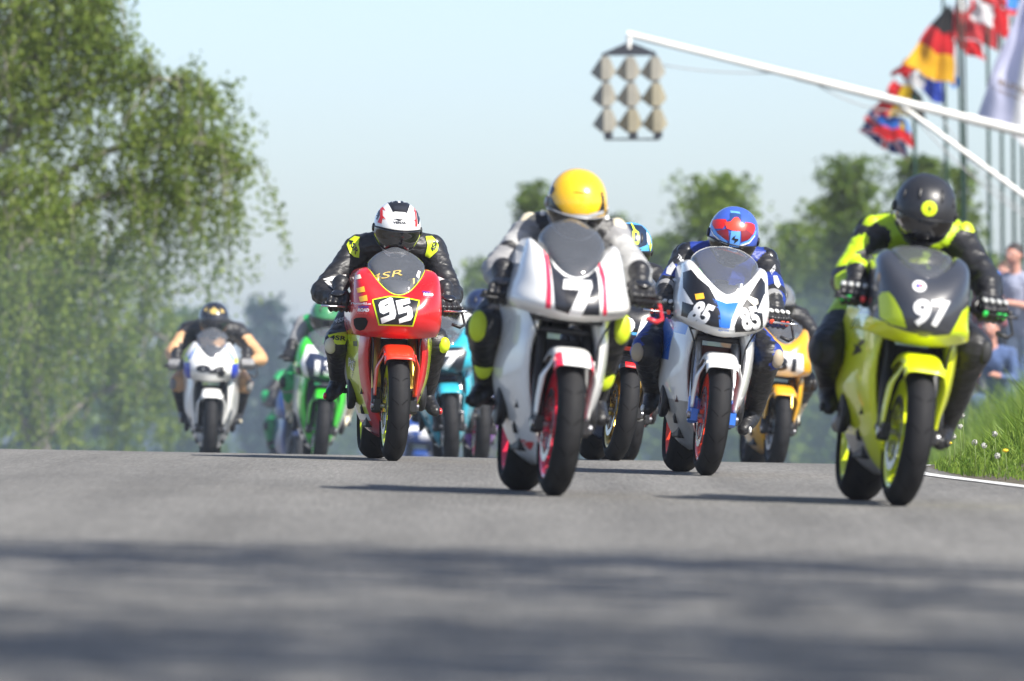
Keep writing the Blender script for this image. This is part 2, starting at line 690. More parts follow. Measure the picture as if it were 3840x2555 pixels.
def build_bike(B, label, name_mat, o):
    """o: dict of colours and shape keys"""
    root = empty('motorcycle', mat=B.M)
    props(root, label, 'motorcycle', o.get('group', 'racing motorcycles'))
    body = o['body']
    hi = o.get('hi', True)
    uk = o.get('upper', DEF_UPPER)
    PU = upper_fn(uk)
    mb = MB()
    mb.grid(PU, 66 if hi else 36, 40 if hi else 20, -1.5, 1.5, 0, 1, col=o.get('ucol'))
    up = mb.build('upper_fairing', o.get('umats', [body]), root, solid=.004)
    # windscreen, its foot tucked behind the cut-out
    k0 = uk[0]
    st = o.get('screen', (1.16, .13, .098, .045, .33))      # top z, half widths at 1/3, 2/3, top, top y
    zt, w1, w2, w3, yt = st
    w, zc, ze, yc, ye = k0[:5]
    sk = [(w + .002, zc - .008, ze - .004, yc + .008, ye + .008),
          (w * .985, zc + (zt - zc) * .18, ze + (zt - ze) * .25, yc + .035, ye + .01),
          (w1, zc + (zt - zc) * .42, ze + (zt - ze) * .45, yc + .10, ye + .02),
          (w2, zc + (zt - zc) * .72, ze + (zt - ze) * .66, yc + .20, ye + .04),
          (w3, zc + (zt - zc) * .93, ze + (zt - ze) * .88, yc + .285, ye + .06),
          (w3 * .45, zt, zt - .004, yc + .33, ye + .065)]

    def PS(u, v):
        w_, zc_, ze_, yc_, ye_ = interp(sk, v)
        a = abs(u)
        s, c = sin(a * pi / 2), cos(a * pi / 2)
        sx = s ** (2 / 2.2)
        return ((w_ * sx) if u >= 0 else -w_ * sx, yc_ + (ye_ - yc_) * (1 - c ** (2 / 2.2)), zc_ + (ze_ - zc_) * sx * sx)
    sb = MB()
    sb.grid(PS, 30, 20, -1, 1, 0, 1)
    scr = sb.build('windscreen', [o.get('screen_mat', SCREEN_CLEAR)], root)
    if o.get('screen_edge'):
        eb = MB()
        eb.tube([Vector(PS(u / 20, .985)) for u in range(-20, 21)], .0022, seg=6)
        eb.tube([Vector(PS(1, v / 12)) for v in range(0, 13)], .0022, seg=6)
        eb.tube([Vector(PS(-1, v / 12)) for v in range(0, 13)], .0022, seg=6)
        eb.build('screen_edge', [o['screen_edge']], scr)
    if o.get('trim'):
        eb = MB()
        eb.tube([Vector(PU(u / 24, 0)) - Vector((0, .003, 0)) for u in range(-24, 25)], .0048, seg=8)
        eb.build('screen_trim', [o['trim']], up)
    # screws round the cut-out
    bb = MB()
    for u in (-.82, -.5, 0, .5, .82):
        p = Vector(PU(u, .09))
        bb.ball(p, (.0055, .004, .0055), seg=10, ring=6)
    for s in (-1, 1):
        for v in (.22, .3):
            p = Vector(PU(s * .93, v))
            bb.ball(p, (.0055, .005, .0055), seg=10, ring=6)
    bb.build('fairing_screws', [STEEL], up)
    # side fairings
    sides = []
    sk_ = o.get('side', DEF_SIDE)
    for s in (-1, 1):
        mb = MB()
        mb.grid(side_fn(sk_, s), 26 if hi else 14, 40 if hi else 20, 0, 1, 0, 1, col=o.get('scol'))
        # inner return lip round the mouth
        PF = side_fn(sk_, s)
        mb.grid(lambda u, v: tuple(Vector(PF(0, v)) + Vector((-s * .018 * u, .05 * u, 0))), 2, 30, 0, 1, 0, 1, mi=o.get('lipmat', 0))
        sides.append(mb.build('side_fairing', o.get('smats', [body]), root, solid=.004, merge=.0004))
    mb = MB()
    mb.box((0, .2, .76), (.30, .18, .05))
    mb.tube([(0, .30, 1.0), (0, .36, .70)], .035, seg=14)
    for s in (-1, 1):
        mb.tube([(s * .02, .34, .86), (s * .13, .50, .74), (s * .17, .72, .62), (s * .13, .92, .48), (s * .12, .96, .36)], [.03, .032, .032, .03, .025], seg=10, flat=1.4)
    mb.build('frame', [o.get('frame_mat', DARKM)], root, sharp=50)
    # cockpit
    mb = MB()
    mb.box((0, .17, .94), (.15, .03, .09), rot=Matrix.Rotation(radians(-35), 3, 'X'))
    mb.box((0, .12, .86), (.24, .08, .05))
    mb.build('instrument_panel', [BLACK], root, bevel=.006)
    # radiator with its fins
    mb = MB()
    mb.grid(lambda u, v: (-.165 + .33 * u, .30 - .05 * sin(pi * u) - .05 * v, .36 + .30 * v), 14, 1)
    mb.grid(lambda u, v: (.165 - .33 * u, .34 - .05 * sin(pi * u) - .05 * v, .36 + .30 * v), 14, 1)
    rad = mb.build('radiator', [o.get('rad_mat', MATTE)], root, smooth=False)
    fb = MB()
    for k in range(26):
        z = .365 + .29 * k / 25
        y = .297 - .05 * (z - .36) / .3
        fb.grid(lambda u, v: (-.16 + .32 * u, y - .05 * sin(pi * u) - .004 * v, z + .0015), 8, 1)
    f = fb.build('radiator_fins', [DARKM], rad, smooth=False)
    f['kind'] = 'stuff'
    # engine
    mb = MB()
    mb.box((0, .56, .46), (.30, .36, .32), rot=Matrix.Rotation(radians(20), 3, 'X'))
    mb.box((0, .62, .26), (.24, .34, .16))
    for s in (-1, 1):
        mb.lathe_x([(0, .02), (0, .085), (.03, .085), (.045, .06), (.045, .0)], c=(s * .17 if s > 0 else -.215, .60, .36), seg=22)
    mb.ball((0, .42, .30), (.06, .05, .07), seg=12, ring=8)
    mb.build('engine', [ENGINE], root, sharp=40, bevel=.01)
    mb = MB()
    for k in range(4):
        x = -.105 + .07 * k
        mb.tube([(x, .42, .52), (x, .36, .44), (x * .9, .36, .30), (x * .5, .46, .19), (x * .3, .66, .17)], .018, seg=9)
    mb.tube([(0, .66, .17), (.06, .95, .19), (.13, 1.15, .30)], [.03, .028, .03], seg=10)
    mb.build('exhaust_pipes', [o.get('pipe_mat', STEEL)], root)
    mb = MB()
    sx_ = o.get('can_side', 1)
    mb.tube([(sx_ * .13, 1.12, .30), (sx_ * .155, 1.3, .42), (sx_ * .165, 1.5, .52)], [.035, .052, .048], seg=16)
    mb.build('silencer', [o.get('can_mat', STEEL)], root, sharp=50)
    # tank, seat, tail
    mb = MB()
    mb.ball((0, .66, .86), (.155, .27, .15), seg=24, ring=14)
    mb.build('fuel_tank', [o.get('tank', body)], root)
    mb = MB()
    mb.box((0, 1.10, .80), (.24, .36, .05), taper=.9)
    mb.build('seat', [MATTE], root, bevel=.015)
    mb = MB()

    def PT(u, v):
        a = -pi * .5 + pi * u
        w_ = .13 * (1 - .55 * v)
        return (w_ * sin(a), 1.22 + .42 * v, .80 + .16 * v + (.10 - .03 * v) * cos(a))
    mb.grid(PT, 16, 10)
    mb.build('tail_cowl', [o.get('tail', body)], root, solid=.004)
    # swing arm
    mb = MB()
    for s in (-1, 1):
        mb.tube([(s * .10, .92, .36), (s * .125, 1.15, .345), (s * .125, 1.40, .315)], [.034, .03, .024], seg=10, flat=1.5)
    mb.tube([(-.14, 1.38, .315), (.14, 1.38, .315)], .016, seg=10)
    mb.build('swing_arm', [o.get('arm_mat', DARKM)], root, sharp=50)
    for s in (-1, 1):
        mb = MB()
        mb.tube([(s * .13, .97, .38), (s * .20, .96, .375)], .012, seg=8)
        mb.tube([(s * .19, .96, .375), (s * .255, .955, .375)], .015, seg=8)
        mb.box((s * .15, 1.0, .40), (.012, .10, .09))
        mb.build('footpeg', [BLACK], root, sharp=50)
    # front end
    fl, fu = o.get('fork_low', BLACK), o.get('fork_up', BLACK)
    for s in (-1, 1):
        mb = MB()
        d = Vector((0, tan(radians(23)), 1))
        a = Vector((s * .098, .03, .27))
        mb.tube([a, a + d * .12], [.027, .027], seg=14, mi=0)
        mb.tube([a + d * .10, a + d * .72], [o.get('fork_r', .026)] * 2, seg=14, mi=1)
        mb.box((s * .098, .0, .305), (.034, .07, .06), mi=0)
        fk = mb.build('fork_leg', [fl, fu], root, sharp=50)
        fk.matrix_local = B.ST
        cb = MB()
        cb.box((s * .083, .10, .33), (.045, .055, .11), rot=Matrix.Rotation(radians(-20), 3, 'X'))
        cb.ball((s * .108, .085, .345), (.014, .02, .02), seg=10, ring=6)
        cb.ball((s * .108, .115, .315), (.014, .02, .02), seg=10, ring=6)
        cb.build('brake_caliper', [o.get('caliper', DARKM)], fk, sharp=40, bevel=.004)
    for s in (-1, 1):
        hb_ = MB()
        hb_.tube([Vector(interp([(s * .16, .25, .86), (s * .19, .10, .80), (s * .13, .06, .66), (s * .125, .05, .50), (s * .105, .08, .36)], i / 14)) for i in range(15)], .0045, seg=6)
        hs_ = hb_.build('brake_hose', [BLACK], root)
        hs_.matrix_local = B.ST
    mb = MB()
    mb.tube([(-.125, 0, .30), (.125, 0, .30)], .014, seg=12)
    mb.tube([(-.13, 0, .30), (-.118, 0, .30)], .02, seg=8)
    mb.tube([(.13, 0, .30), (.118, 0, .30)], .02, seg=8)
    ax = mb.build('front_axle', [STEEL], root, sharp=50)
    ax.matrix_local = B.ST
    for z in (.70, .90):
        mb = MB()
        y = .03 + (z - .27) * tan(radians(23))
        mb.box((0, y, z), (.25, .06, .028))
        cl = mb.build('fork_clamp', [DARKM], root, bevel=.006)
        cl.matrix_local = B.ST
    # mudguard
    FH = .078

    def PM(u, v):
        th = radians(o.get('fend0', 50)) + (radians(150) - radians(o.get('fend0', 50))) * v
        a = -1 + 2 * u
        wd = FH + .006
        s = sin(a * pi / 2)
        x = wd * (abs(s) ** .8) * (1 if s >= 0 else -1)
        r = .335 - .045 * (abs(a) ** 3.2)
        return (x, -r * cos(th) + .0, .30 + r * sin(th))
    mb = MB()
    mb.grid(PM, 22, 22, 0, 1, 0, 1, col=o.get('fcol'))
    for s in (-1, 1):
        def PG(u, v, s=s):
            # stays that run from the hoop down in front of the fork
            zz = .575 - o.get('stay', .20) * v
            xx = FH + .006 + .024 * sstep(0, .35, v)
            wdt = .030 * (1 - .35 * v) * (.4 + .6 * sstep(0, .25, v))
            yy = -.17 + .16 * (1 - (1 - v) ** 1.5) + .055 * (zz - .38)
            return (s * (xx - wdt * .5 + wdt * u), yy + .06 * (abs(u - .5) * 2) ** 2, zz + .012 * (1 - u) * (1 - v))
        mb.grid(PG, 6, 14, 0, 1, 0, 1, mi=o.get('staymat', 0))
    fd = mb.build('front_mudguard', o.get('fmats', [o.get('fender', body)]), root, solid=.004)
    fd.matrix_local = B.ST
    wheel(B, root, False, o.get('rim', BLACK))
    wheel(B, root, True, o.get('rim_rear', o.get('rim', BLACK)))
    root_data = dict(root=root, upper=up, sides=sides, screen=scr, fender=fd)
    return root_data


def handlebar(root, hl, hr, lever=SILVER, guard=True, gmat=None):
    """clip-ons that end in the grips the two hands hold; hl/hr: grip centres"""
    for h, s in ((hl, -1), (hr, 1)):
        mb = MB()
        h = Vector(h)
        inner = Vector((s * .10, .33, h.z + .0))
        ax = (h - inner).normalized()
        out = h + ax * .07
        mb.tube([inner, h - ax * .05], .011, seg=10)
        mb.tube([h - ax * .06, out], .0165, seg=12)
        mb.ball(out + ax * .008, (.015, .015, .015), seg=10, ring=6)
        hb = mb.build('clip_on_handlebar', [BLACK], root)
        lv = MB()
        f = Vector((0, -.062, -.014))
        lv.tube([h - ax * .085 + f * .7, h - ax * .04 + f, h + ax * .05 + f * 1.1, h + ax * .105 + f * .95], [.009, .007, .006, .0075], seg=8)
        lv.build('lever', [lever], hb)
        if guard and s == guard_side(guard):
            gb = MB()
            gb.tube([out, out + Vector((s * .012, -.02, -.03)), out + Vector((s * .022, -.06, -.085)), out + Vector((-s * .005, -.085, -.10)), out + Vector((-s * .05, -.09, -.085))],
                    [.008, .007, .007, .010, .008], seg=8)
            gb.build('lever_guard', [gmat or BLACK], hb)


def guard_side(g):
    return 1 if g in (True, 1) else -1
# ---------------------------------------------------------------- riders
def remesh(mb, voxel, smooth=4, factor=.6):
    me = bpy.data.meshes.new('tmp')
    me.from_pydata(mb.v, [], mb.f)
    o = bpy.data.objects.new('tmp', me)
    COL.objects.link(o)
    md = o.modifiers.new('r', 'REMESH')
    md.mode = 'VOXEL'
    md.voxel_size = voxel
    ms = o.modifiers.new('s', 'SMOOTH')
    ms.iterations = smooth
    ms.factor = factor
    dg = bpy.context.evaluated_depsgraph_get()
    r = bpy.data.meshes.new_from_object(o.evaluated_get(dg))
    bpy.data.objects.remove(o)
    bpy.data.meshes.remove(me)
    return r


def limb(mb, pts, rad, flat=1.0, up=None):
    """tapered limb with rounded ends"""
    pts = [Vector(p) for p in pts]
    if len(pts) == 2:
        n = 5
        P = [pts[0].lerp(pts[1], i / n) for i in range(n + 1)]
        R = [rad[0] + (rad[1] - rad[0]) * i / n for i in range(n + 1)]
        if len(rad) == 3:
            R = [(rad[0] * (1 - t) ** 2 + 2 * rad[1] * t * (1 - t) + rad[2] * t * t) for t in [i / n for i in range(n + 1)]]
        pts, rad = P, R
    mb.tube(pts, list(rad), seg=14, flat=flat, up=up)
    mb.ball(pts[0], rad[0], seg=14, ring=8)
    mb.ball(pts[-1], rad[-1], seg=14, ring=8)


GEN = dict(helmet=(0, .50, 1.27), shL=(-.18, .74, 1.16), shR=(.18, .74, 1.16), elL=(-.335, .52, .96), elR=(.335, .52, .96),
           haL=(-.285, .27, .88), haR=(.285, .27, .88), pel=(0, 1.12, .90), knL=(-.275, .66, .68), knR=(.275, .66, .68),
           anL=(-.225, .96, .44), anR=(.225, .96, .44), toL=(-.225, .86, .375), toR=(.225, .86, .375))


def folds(me, amp, seed, keep=None):
    """leather creases: ridged displacement, strongest near the joints"""
    nr = [v.co.copy() + v.normal * 0 for v in me.vertices], [v.normal.copy() for v in me.vertices]
    out = []
    for p, nv in zip(*nr):
        a = noise.noise(Vector((p.x * 14, p.y * 14, p.z * 22)) + Vector((seed, 0, 0)))
        b = noise.noise(Vector((p.x * 30, p.y * 26, p.z * 40)) + Vector((0, seed, 0)))
        k = keep(p) if keep else 1
        out += list(p + nv * amp * ((1 - 2.2 * abs(a)) * .8 + .45 * b) * k)
    me.vertices.foreach_set('co', out)
    me.update()


def build_rider(B, label, J, mats, voxel=.011, group='motorcycle racers', lean_h=(0, 0, 0), seed=1, slim=1.0):
    """mats: region name -> (index); 'list' -> materials. regions: torso, collar, shoulder, upper, elbow, fore, thigh, knee, shin, hump"""
    j = {k: Vector(v) for k, v in {**GEN, **J}.items()}
    root = empty('person', mat=B.M)
    props(root, label, 'person', group)
    h = j['helmet']
    mid = (j['shL'] + j['shR']) / 2
    neck = mid + Vector((0, -.02, .03))
    chest = mid + Vector((0, .06, -.06))
    pel = j['pel']
    belly = chest.lerp(pel, .55) + Vector((0, .02, .03))
    S = slim
    bones = []

    def bone(reg, a, b, ra, rb, flat=1.0):
        bones.append((reg, Vector(a), Vector(b), ra, rb))
        limb(mb, [a, b], [ra, rb], flat)
    mb = MB()
    bone('torso', chest, belly, .145 * S, .14 * S)
    bone('torso', belly, pel, .14 * S, .15 * S)
    bone('torso', chest + Vector((-.06, .0, 0)), chest + Vector((.06, 0, 0)), .125 * S, .125 * S)
    bone('collar', neck, h + Vector((0, .05, -.06)), .075, .075)
    bone('hump', mid + Vector((0, .10, .04)), mid + Vector((0, .26, .03)), .07, .06)
    for s, q in ((-1, 'L'), (1, 'R')):
        sh, el, ha, kn, an = j['sh' + q], j['el' + q], j['ha' + q], j['kn' + q], j['an' + q]
        bone('collar', neck, sh, .095 * S, .082 * S)
        bone('shoulder', sh, sh.lerp(el, .3), .085 * S, .073 * S)
        bone('upper', sh.lerp(el, .25), el, .074 * S, .060 * S)
        wrist = ha + (el - ha).normalized() * .075 + Vector((0, .0, .014))
        bone('elbow', el, el.lerp(wrist, .2), .062 * S, .060 * S)
        bone('fore', el.lerp(wrist, .15), wrist, .060 * S, .038 * S)
        hip = pel + Vector((s * .10, 0, -.02))
        bone('thigh', hip, kn, .105 * S, .078 * S)
        bone('knee', kn, kn.lerp(an, .12), .078 * S, .07 * S)
        bone('shin', kn, an, .07 * S, .05 * S)
    me = remesh(mb, voxel)
    joints = [j[k] for k in ('elL', 'elR', 'knL', 'knR', 'shL', 'shR')]

    def keep(p):
        return .35 + .9 * max(0, 1 - min((p - q).length for q in joints) / .2)
    folds(me, .009, seed * 3.7, keep)
    for m in mats['list']:
        me.materials.append(m)
    reg = mats.get('reg', {})
    fn = mats.get('fn')
    for p in me.polygons:
        c = p.center
        best, bb, bt = 9, None, 0
        for r, a, b, ra, rb in bones:
            ab = b - a
            t = max(0, min(1, (c - a).dot(ab) / ab.length_squared))
            d = (c - a.lerp(b, t)).length - (ra + (rb - ra) * t)
            if d < best:
                best, bb, bt = d, r, t
        mi = reg.get(bb, 0)
        if fn:
            f = fn(bb, bt, c, p.normal, j)
            if f is not None:
                mi = f
        p.material_index = mi
        p.use_smooth = True
    body = bpy.data.objects.new('body', me)
    COL.objects.link(body)
    body.parent = root
    return dict(root=root, body=body, j=j)


def helmet_fn(a=.129, bf=.155, bb=.150, c=.140):
    def P(az, el, k=1.0):
        """azimuth 0 = straight ahead (-y), elevation, scale"""
        ce, se = cos(el), sin(el)
        x = a * (abs(sin(az)) ** .92) * (1 if sin(az) >= 0 else -1) * ce ** .85
        yy = cos(az)
        y = -(bf if yy > 0 else bb) * yy * ce ** .9
        z = c * se * (1.0 if se > 0 else 1.08)
        if se < 0:
            t = min(1, -se / .95)
            x *= 1 - .22 * t * t
            if yy > 0:
                y += -.030 * yy * sin(t * pi * .62)
        return Vector((x * k, y * k, z * k))
    return P


HP = helmet_fn()


def build_helmet(root, pos, pitch, shell, chin=None, visor=VISOR, roll=0, yaw=0, vent=None, visor_el=(-30, 17), rim=None, spoiler=None, vents=True):
    """helmet as a child of the rider: shell, visor, visor rim, vents"""
    mtx = Matrix.Translation(pos) @ Matrix.Rotation(radians(yaw), 4, 'Z') @ Matrix.Rotation(radians(roll), 4, 'Y') @ Matrix.Rotation(radians(pitch), 4, 'X')
    mb = MB()
    lo = radians(-58)

    def P(u, v):
        return HP(-pi + 2 * pi * u, lo + (pi / 2 - lo) * v)
    e0, e1 = radians(visor_el[0]), radians(visor_el[1])

    def colf(u, v):
        el = lo + (pi / 2 - lo) * v
        return 1 if (chin and el < e0 + .05) else 0
    mb.grid(P, 72, 44, col=colf)
    # rolled lower edge
    mb.tube([HP(-pi + 2 * pi * i / 40, lo, .985) for i in range(41)], .008, seg=6, mi=1 if chin else 0)
    hm = mb.build('helmet', [shell, chin or shell], root, solid=.004, merge=.0003)
    hm.matrix_local = mtx
    vb = MB()
    A = radians(84)

    def PV(u, v):
        az = -A + 2 * A * u
        edge = abs(2 * u - 1)
        a0 = e0 + (e1 - e0) * .0 + .16 * edge ** 3
        a1 = e1 - .30 * edge ** 2.5
        return HP(az, a0 + (a1 - a0) * v, 1.022 + .012 * (1 - edge ** 4))
    vb.grid(PV, 48, 14)
    vo = vb.build('visor', [visor], hm, solid=.003)
    rb = MB()
    rb.tube([Vector(PV(u / 40, 1.02)) for u in range(41)], .0032, seg=6)
    rb.tube([Vector(PV(u / 40, -.02)) for u in range(41)], .0028, seg=6)
    rb.build('visor_seal', [rim or BLACK], hm)
    pb = MB()
    for s in (-1, 1):
        c = HP(s * radians(84), radians(-2), 1.02)
        pb.ball(c, (.008, .024, .024), seg=14, ring=8)
    pb.build('visor_pivot', [rim or BLACK], hm)
    if vent:
        b = MB()
        # raised scoop on the brow
        def PVt(u, v):
            az = radians(-17 + 34 * u)
            el = radians(40 + 26 * v)
            e = (1 - abs(2 * u - 1) ** 4) * sin(pi * min(1, v * 1.0 + .12) * .9)
            return HP(az * (1.15 - .25 * v), el, 1.01 + .09 * max(0, e) * (1 - .6 * v))
        b.grid(PVt, 14, 10)
        b.build('brow_vent', [vent], hm, solid=.003)
    if spoiler:
        b = MB()
        b.ball(HP(pi, radians(35), .98), (.07, .05, .02), seg=16, ring=8, rot=Matrix.Rotation(radians(-25), 3, 'X'))
        b.build('rear_spoiler', [spoiler], hm)
    for s in ((-1, 1) if vents else ()):
        b = MB()
        b.tube([HP(s * radians(24 + 3 * k), radians(38 + 6 * k), 1.012) for k in range(5)], [.003, .007, .008, .007, .003], seg=8, flat=.6)
        b.build('top_vent', [BLACK], hm)
        b = MB()
        b.tube([HP(s * radians(60 + 4 * k), radians(24 + 5 * k), 1.006) for k in range(4)], [.002, .005, .005, .002], seg=6)
        b.build('side_vent', [BLACK], hm)
    b = MB()
    b.box(HP(0, radians(-44), 1.03), (.06, .012, .014), rot=Matrix.Rotation(radians(30), 3, 'X'))
    b.build('chin_vent', [BLACK], hm, bevel=.003)
    return dict(obj=hm, visor=vo, mtx=mtx)


_glove_cache = {}


def glove_mesh(side, fine=True):
    """right-hand shape for side=+1 (thumb toward -x), mirrored for side=-1; origin = grip centre, grip along x"""
    key = (side, fine)
    if key in _glove_cache:
        return _glove_cache[key]
    mb = MB()
    s = side
    limb(mb, [(s * .008, .105, .038), (s * .004, .07, .034)], [.033, .034])
    for x in (-.027, -.009, .010, .028):
        limb(mb, [(s * x * .8, .065, .030), (s * x * 1.1, .008, .034)], [.018, .0165])
    fl = {-.036: 1.0, -.0125: 1.1, .011: 1.04, .034: .86}
    for x, L in fl.items():
        r = .0125
        k = (s * x * 1.15, .002, .034)
        a = (s * x * 1.15, -.034 * L, .026)
        b = (s * x * 1.12, -.036 * L, -.006)
        c = (s * x * 1.1, -.012, -.028)
        limb(mb, [k, a], [r * 1.1, r])
        limb(mb, [a, b], [r, r * .95])
        limb(mb, [b, c], [r * .95, r * .85])
        mb.ball(a, r * 1.18, seg=10, ring=7)
    limb(mb, [(-s * .03, .06, .02), (-s * .056, .032, .004)], [.017, .014])
    limb(mb, [(-s * .056, .032, .004), (-s * .052, .004, -.02)], [.014, .012])
    # gauntlet cuff
    limb(mb, [(s * .008, .10, .038), (s * .01, .128, .044)], [.038, .045])
    me = remesh(mb, .0045 if fine else .008, smooth=2, factor=.5)
    regs = []
    for p in me.polygons:
        c = p.center
        p.use_smooth = True
        r = 0
        if c.y < .012 and c.z > .012:
            r = 1          # knuckles and first joints
        if c.y < -.02 and -.02 < c.z <= .014:
            r = 2          # middle joints
        if c.y > .108:
            r = 3
        p.material_index = r
    _glove_cache[key] = me
    return me


def build_glove(root, pos, side, cols, ang=0, fine=True, tilt=0, src=None):
    me = glove_mesh(side, fine).copy()
    for c in (cols + [cols[0]] * 4)[:4]:
        me.materials.append(c)
    o = bpy.data.objects.new('glove', me)
    COL.objects.link(o)
    o.parent = root
    o.matrix_local = Matrix.Translation(pos) @ Matrix.Rotation(radians(ang), 4, 'Z') @ Matrix.Rotation(radians(tilt), 4, 'X') @ Matrix.Scale(1.12, 4)
    return o


def knuckle_pads(glove, side, mat, finger_mats=None, carbon=None):
    fl = (-.036, -.0125, .011, .034)
    if finger_mats is None:
        mb = MB()
        mb.ball((side * .0, .015, .052), (.036, .03, .009), seg=14, ring=8)
        mb.build('knuckle_guard', [mat], glove)
        return
    mb = MB()
    for i, x in enumerate(fl):
        mb.ball((side * x * 1.15, -.006, .048), (.0115, .017, .008), seg=10, ring=6, mi=0)
    mb.build('knuckle_guard', [mat], glove)
    fm = finger_mats if isinstance(finger_mats, list) else [finger_mats] * 4
    mb = MB()
    for i, x in enumerate(fl):
        mb.ball((side * x * 1.13, -.044 + .004 * (i % 2), .012 - .006 * (i == 3)), (.0115, .007, .0145), seg=10, ring=6, mi=i)
    mb.build('finger_armour', fm, glove)


_boot_cache = {}


def build_boot(root, an, to, kn, side, cols, fine=True):
    """boot: shaft, foot, sole; cols = [main, accent, sole]"""
    an, to, kn = Vector(an), Vector(to), Vector(kn)
    mb = MB()
    up = (kn - an).normalized()
    d = (to - an)
    d.z *= .55
    d = d.normalized()
    toe = an + d * .15 + Vector((0, 0, -.01))
    limb(mb, [an + up * .20, an], [.062, .050])
    limb(mb, [an + Vector((0, .035, -.03)), an + d * .05 + Vector((0, 0, -.02))], [.043, .046], flat=.9)
    limb(mb, [an + d * .03 + Vector((0, 0, -.015)), toe], [.047, .036])
    limb(mb, [toe, toe + d * .025], [.036, .03])
    me = remesh(mb, .0085 if fine else .014, smooth=3)
    folds(me, .003, 5.1 * side)
    for m in cols:
        me.materials.append(m)
    for p in me.polygons:
        p.use_smooth = True
        c = p.center
        t = (c - an).dot(d)
        hh = (c - an).dot(up)
        k = 0
        if p.normal.z < -.55 and hh < .02:
            k = 2
        elif t > .10 and hh < -.03:
            k = 1
        elif .06 < hh < .15 and p.normal.y < -.3:
            k = 1 if len(cols) > 3 else 0
        p.material_index = min(k, len(cols) - 1)
    o = bpy.data.objects.new('boot', me)
    COL.objects.link(o)
    o.parent = root
    sl = MB()
    tx = toe + d * .02 + Vector((side * .03, 0, 0))
    sl.ball(tx, (.012, .03, .02), seg=10, ring=7)
    sl.build('toe_slider', [cols[1]], o)
    return o


def pad(root, c, n, size, mat, name='knee_slider', text=None, tmat=None):
    """a rounded armour puck facing n"""
    n = Vector(n).normalized()
    rot = n.to_track_quat('Z', 'Y').to_matrix()
    mb = MB()
    mb.ball(c, (size[0], size[1], size[2]), seg=18, ring=10, rot=rot)
    return mb.build(name, [mat], root)
# ---------------------------------------------------------------- road, verge, far ground
def axis_vals(*segs):
    out = []
    for a, b, n in segs:
        out += [a + (b - a) * i / n for i in range(n)]
    out.append(segs[-1][1])
    return out


def mat_asphalt():
    m = bpy.data.materials.new('asphalt')
    m.use_nodes = True
    nt = m.node_tree
    b = nt.nodes['Principled BSDF']
    tc = nt.nodes.new('ShaderNodeTexCoord')

    def noise_(scale, det, mp=None, rough=.6):
        n = nt.nodes.new('ShaderNodeTexNoise')
        n.inputs['Scale'].default_value = scale
        n.inputs['Detail'].default_value = det
        n.inputs['Roughness'].default_value = rough
        s = tc.outputs['Object']
        if mp:
            q = nt.nodes.new('ShaderNodeMapping')
            q.inputs['Scale'].default_value = mp
            nt.links.new(s, q.inputs[0])
            s = q.outputs[0]
        nt.links.new(s, n.inputs['Vector'])
        return n.outputs[0]

    def mr(x, a, bb, c, d):
        n = nt.nodes.new('ShaderNodeMapRange')
        for i, q in enumerate((a, bb, c, d)):
            n.inputs[i + 1].default_value = q
        nt.links.new(x, n.inputs[0])
        return n.outputs[0]

    def mul(x, y):
        n = nt.nodes.new('ShaderNodeMath')
        n.operation = 'MULTIPLY'
        nt.links.new(x, n.inputs[0])
        nt.links.new(y, n.inputs[1])
        return n.outputs[0]
    fine = mr(noise_(75, 3), .35, .65, .55, 1.5)
    mid = mr(noise_(28, 3), .3, .7, .86, 1.12)
    big = mr(noise_(1.0, 4, (.8, .12, 1)), .3, .7, .80, 1.16)
    streak = mr(noise_(1.0, 4, (2.6, .04, 1)), .35, .65, .84, 1.07)
    vr = nt.nodes.new('ShaderNodeTexVoronoi')
    vr.inputs['Scale'].default_value = 48
    nt.links.new(tc.outputs['Object'], vr.inputs['Vector'])
    chips = mr(vr.outputs['Distance'], .08, .22, 1.7, 1.0)
    grain = mr(noise_(1.0, 3, (62, 1.3, 1)), .32, .68, .80, 1.20)
    k = mul(mul(mul(mul(fine, mid), mul(big, streak)), chips), grain)
    v = nt.nodes.new('ShaderNodeVectorMath')
    v.operation = 'SCALE'
    v.inputs[0].default_value = (.161, .156, .145)
    nt.links.new(k, v.inputs['Scale'])
    nt.links.new(v.outputs[0], b.inputs['Base Color'])
    b.inputs['Roughness'].default_value = .82
    b.inputs['Specular IOR Level'].default_value = .25
    bp = nt.nodes.new('ShaderNodeBump')
    bp.inputs['Distance'].default_value = .004
    bp.inputs['Strength'].default_value = .7
    nt.links.new(noise_(170, 3), bp.inputs['Height'])
    nt.links.new(bp.outputs[0], b.inputs['Normal'])
    return m


def sheet(name, xs, ys, zf, mat, keep=None):
    mb = MB()
    vs = [(x, y, zf(x, y)) for y in ys for x in xs]
    n = len(xs)
    fs = []
    for jj in range(len(ys) - 1):
        for i in range(n - 1):
            fs.append((jj * n + i, jj * n + i + 1, (jj + 1) * n + i + 1, (jj + 1) * n + i))
    mb.add(vs, fs)
    return mb.build(name, [mat])


ROADM = mat_asphalt()
ys_road = axis_vals((-20, 10, 6), (10, 46, 18), (46, 110, 80), (110, 240, 30))
mb = MB()
n = 24
vs, fs = [], []
for y in ys_road:
    e = edge_x(y) + .10
    for i in range(n + 1):
        x = -6.5 + (e + 6.5) * i / n
        vs.append((x, y, road_z(x, y) + .006))
for jj in range(len(ys_road) - 1):
    for i in range(n):
        fs.append((jj * (n + 1) + i, jj * (n + 1) + i + 1, (jj + 1) * (n + 1) + i + 1, (jj + 1) * (n + 1) + i))
mb.add(vs, fs)
props(mb.build('road', [ROADM]), kind='structure')

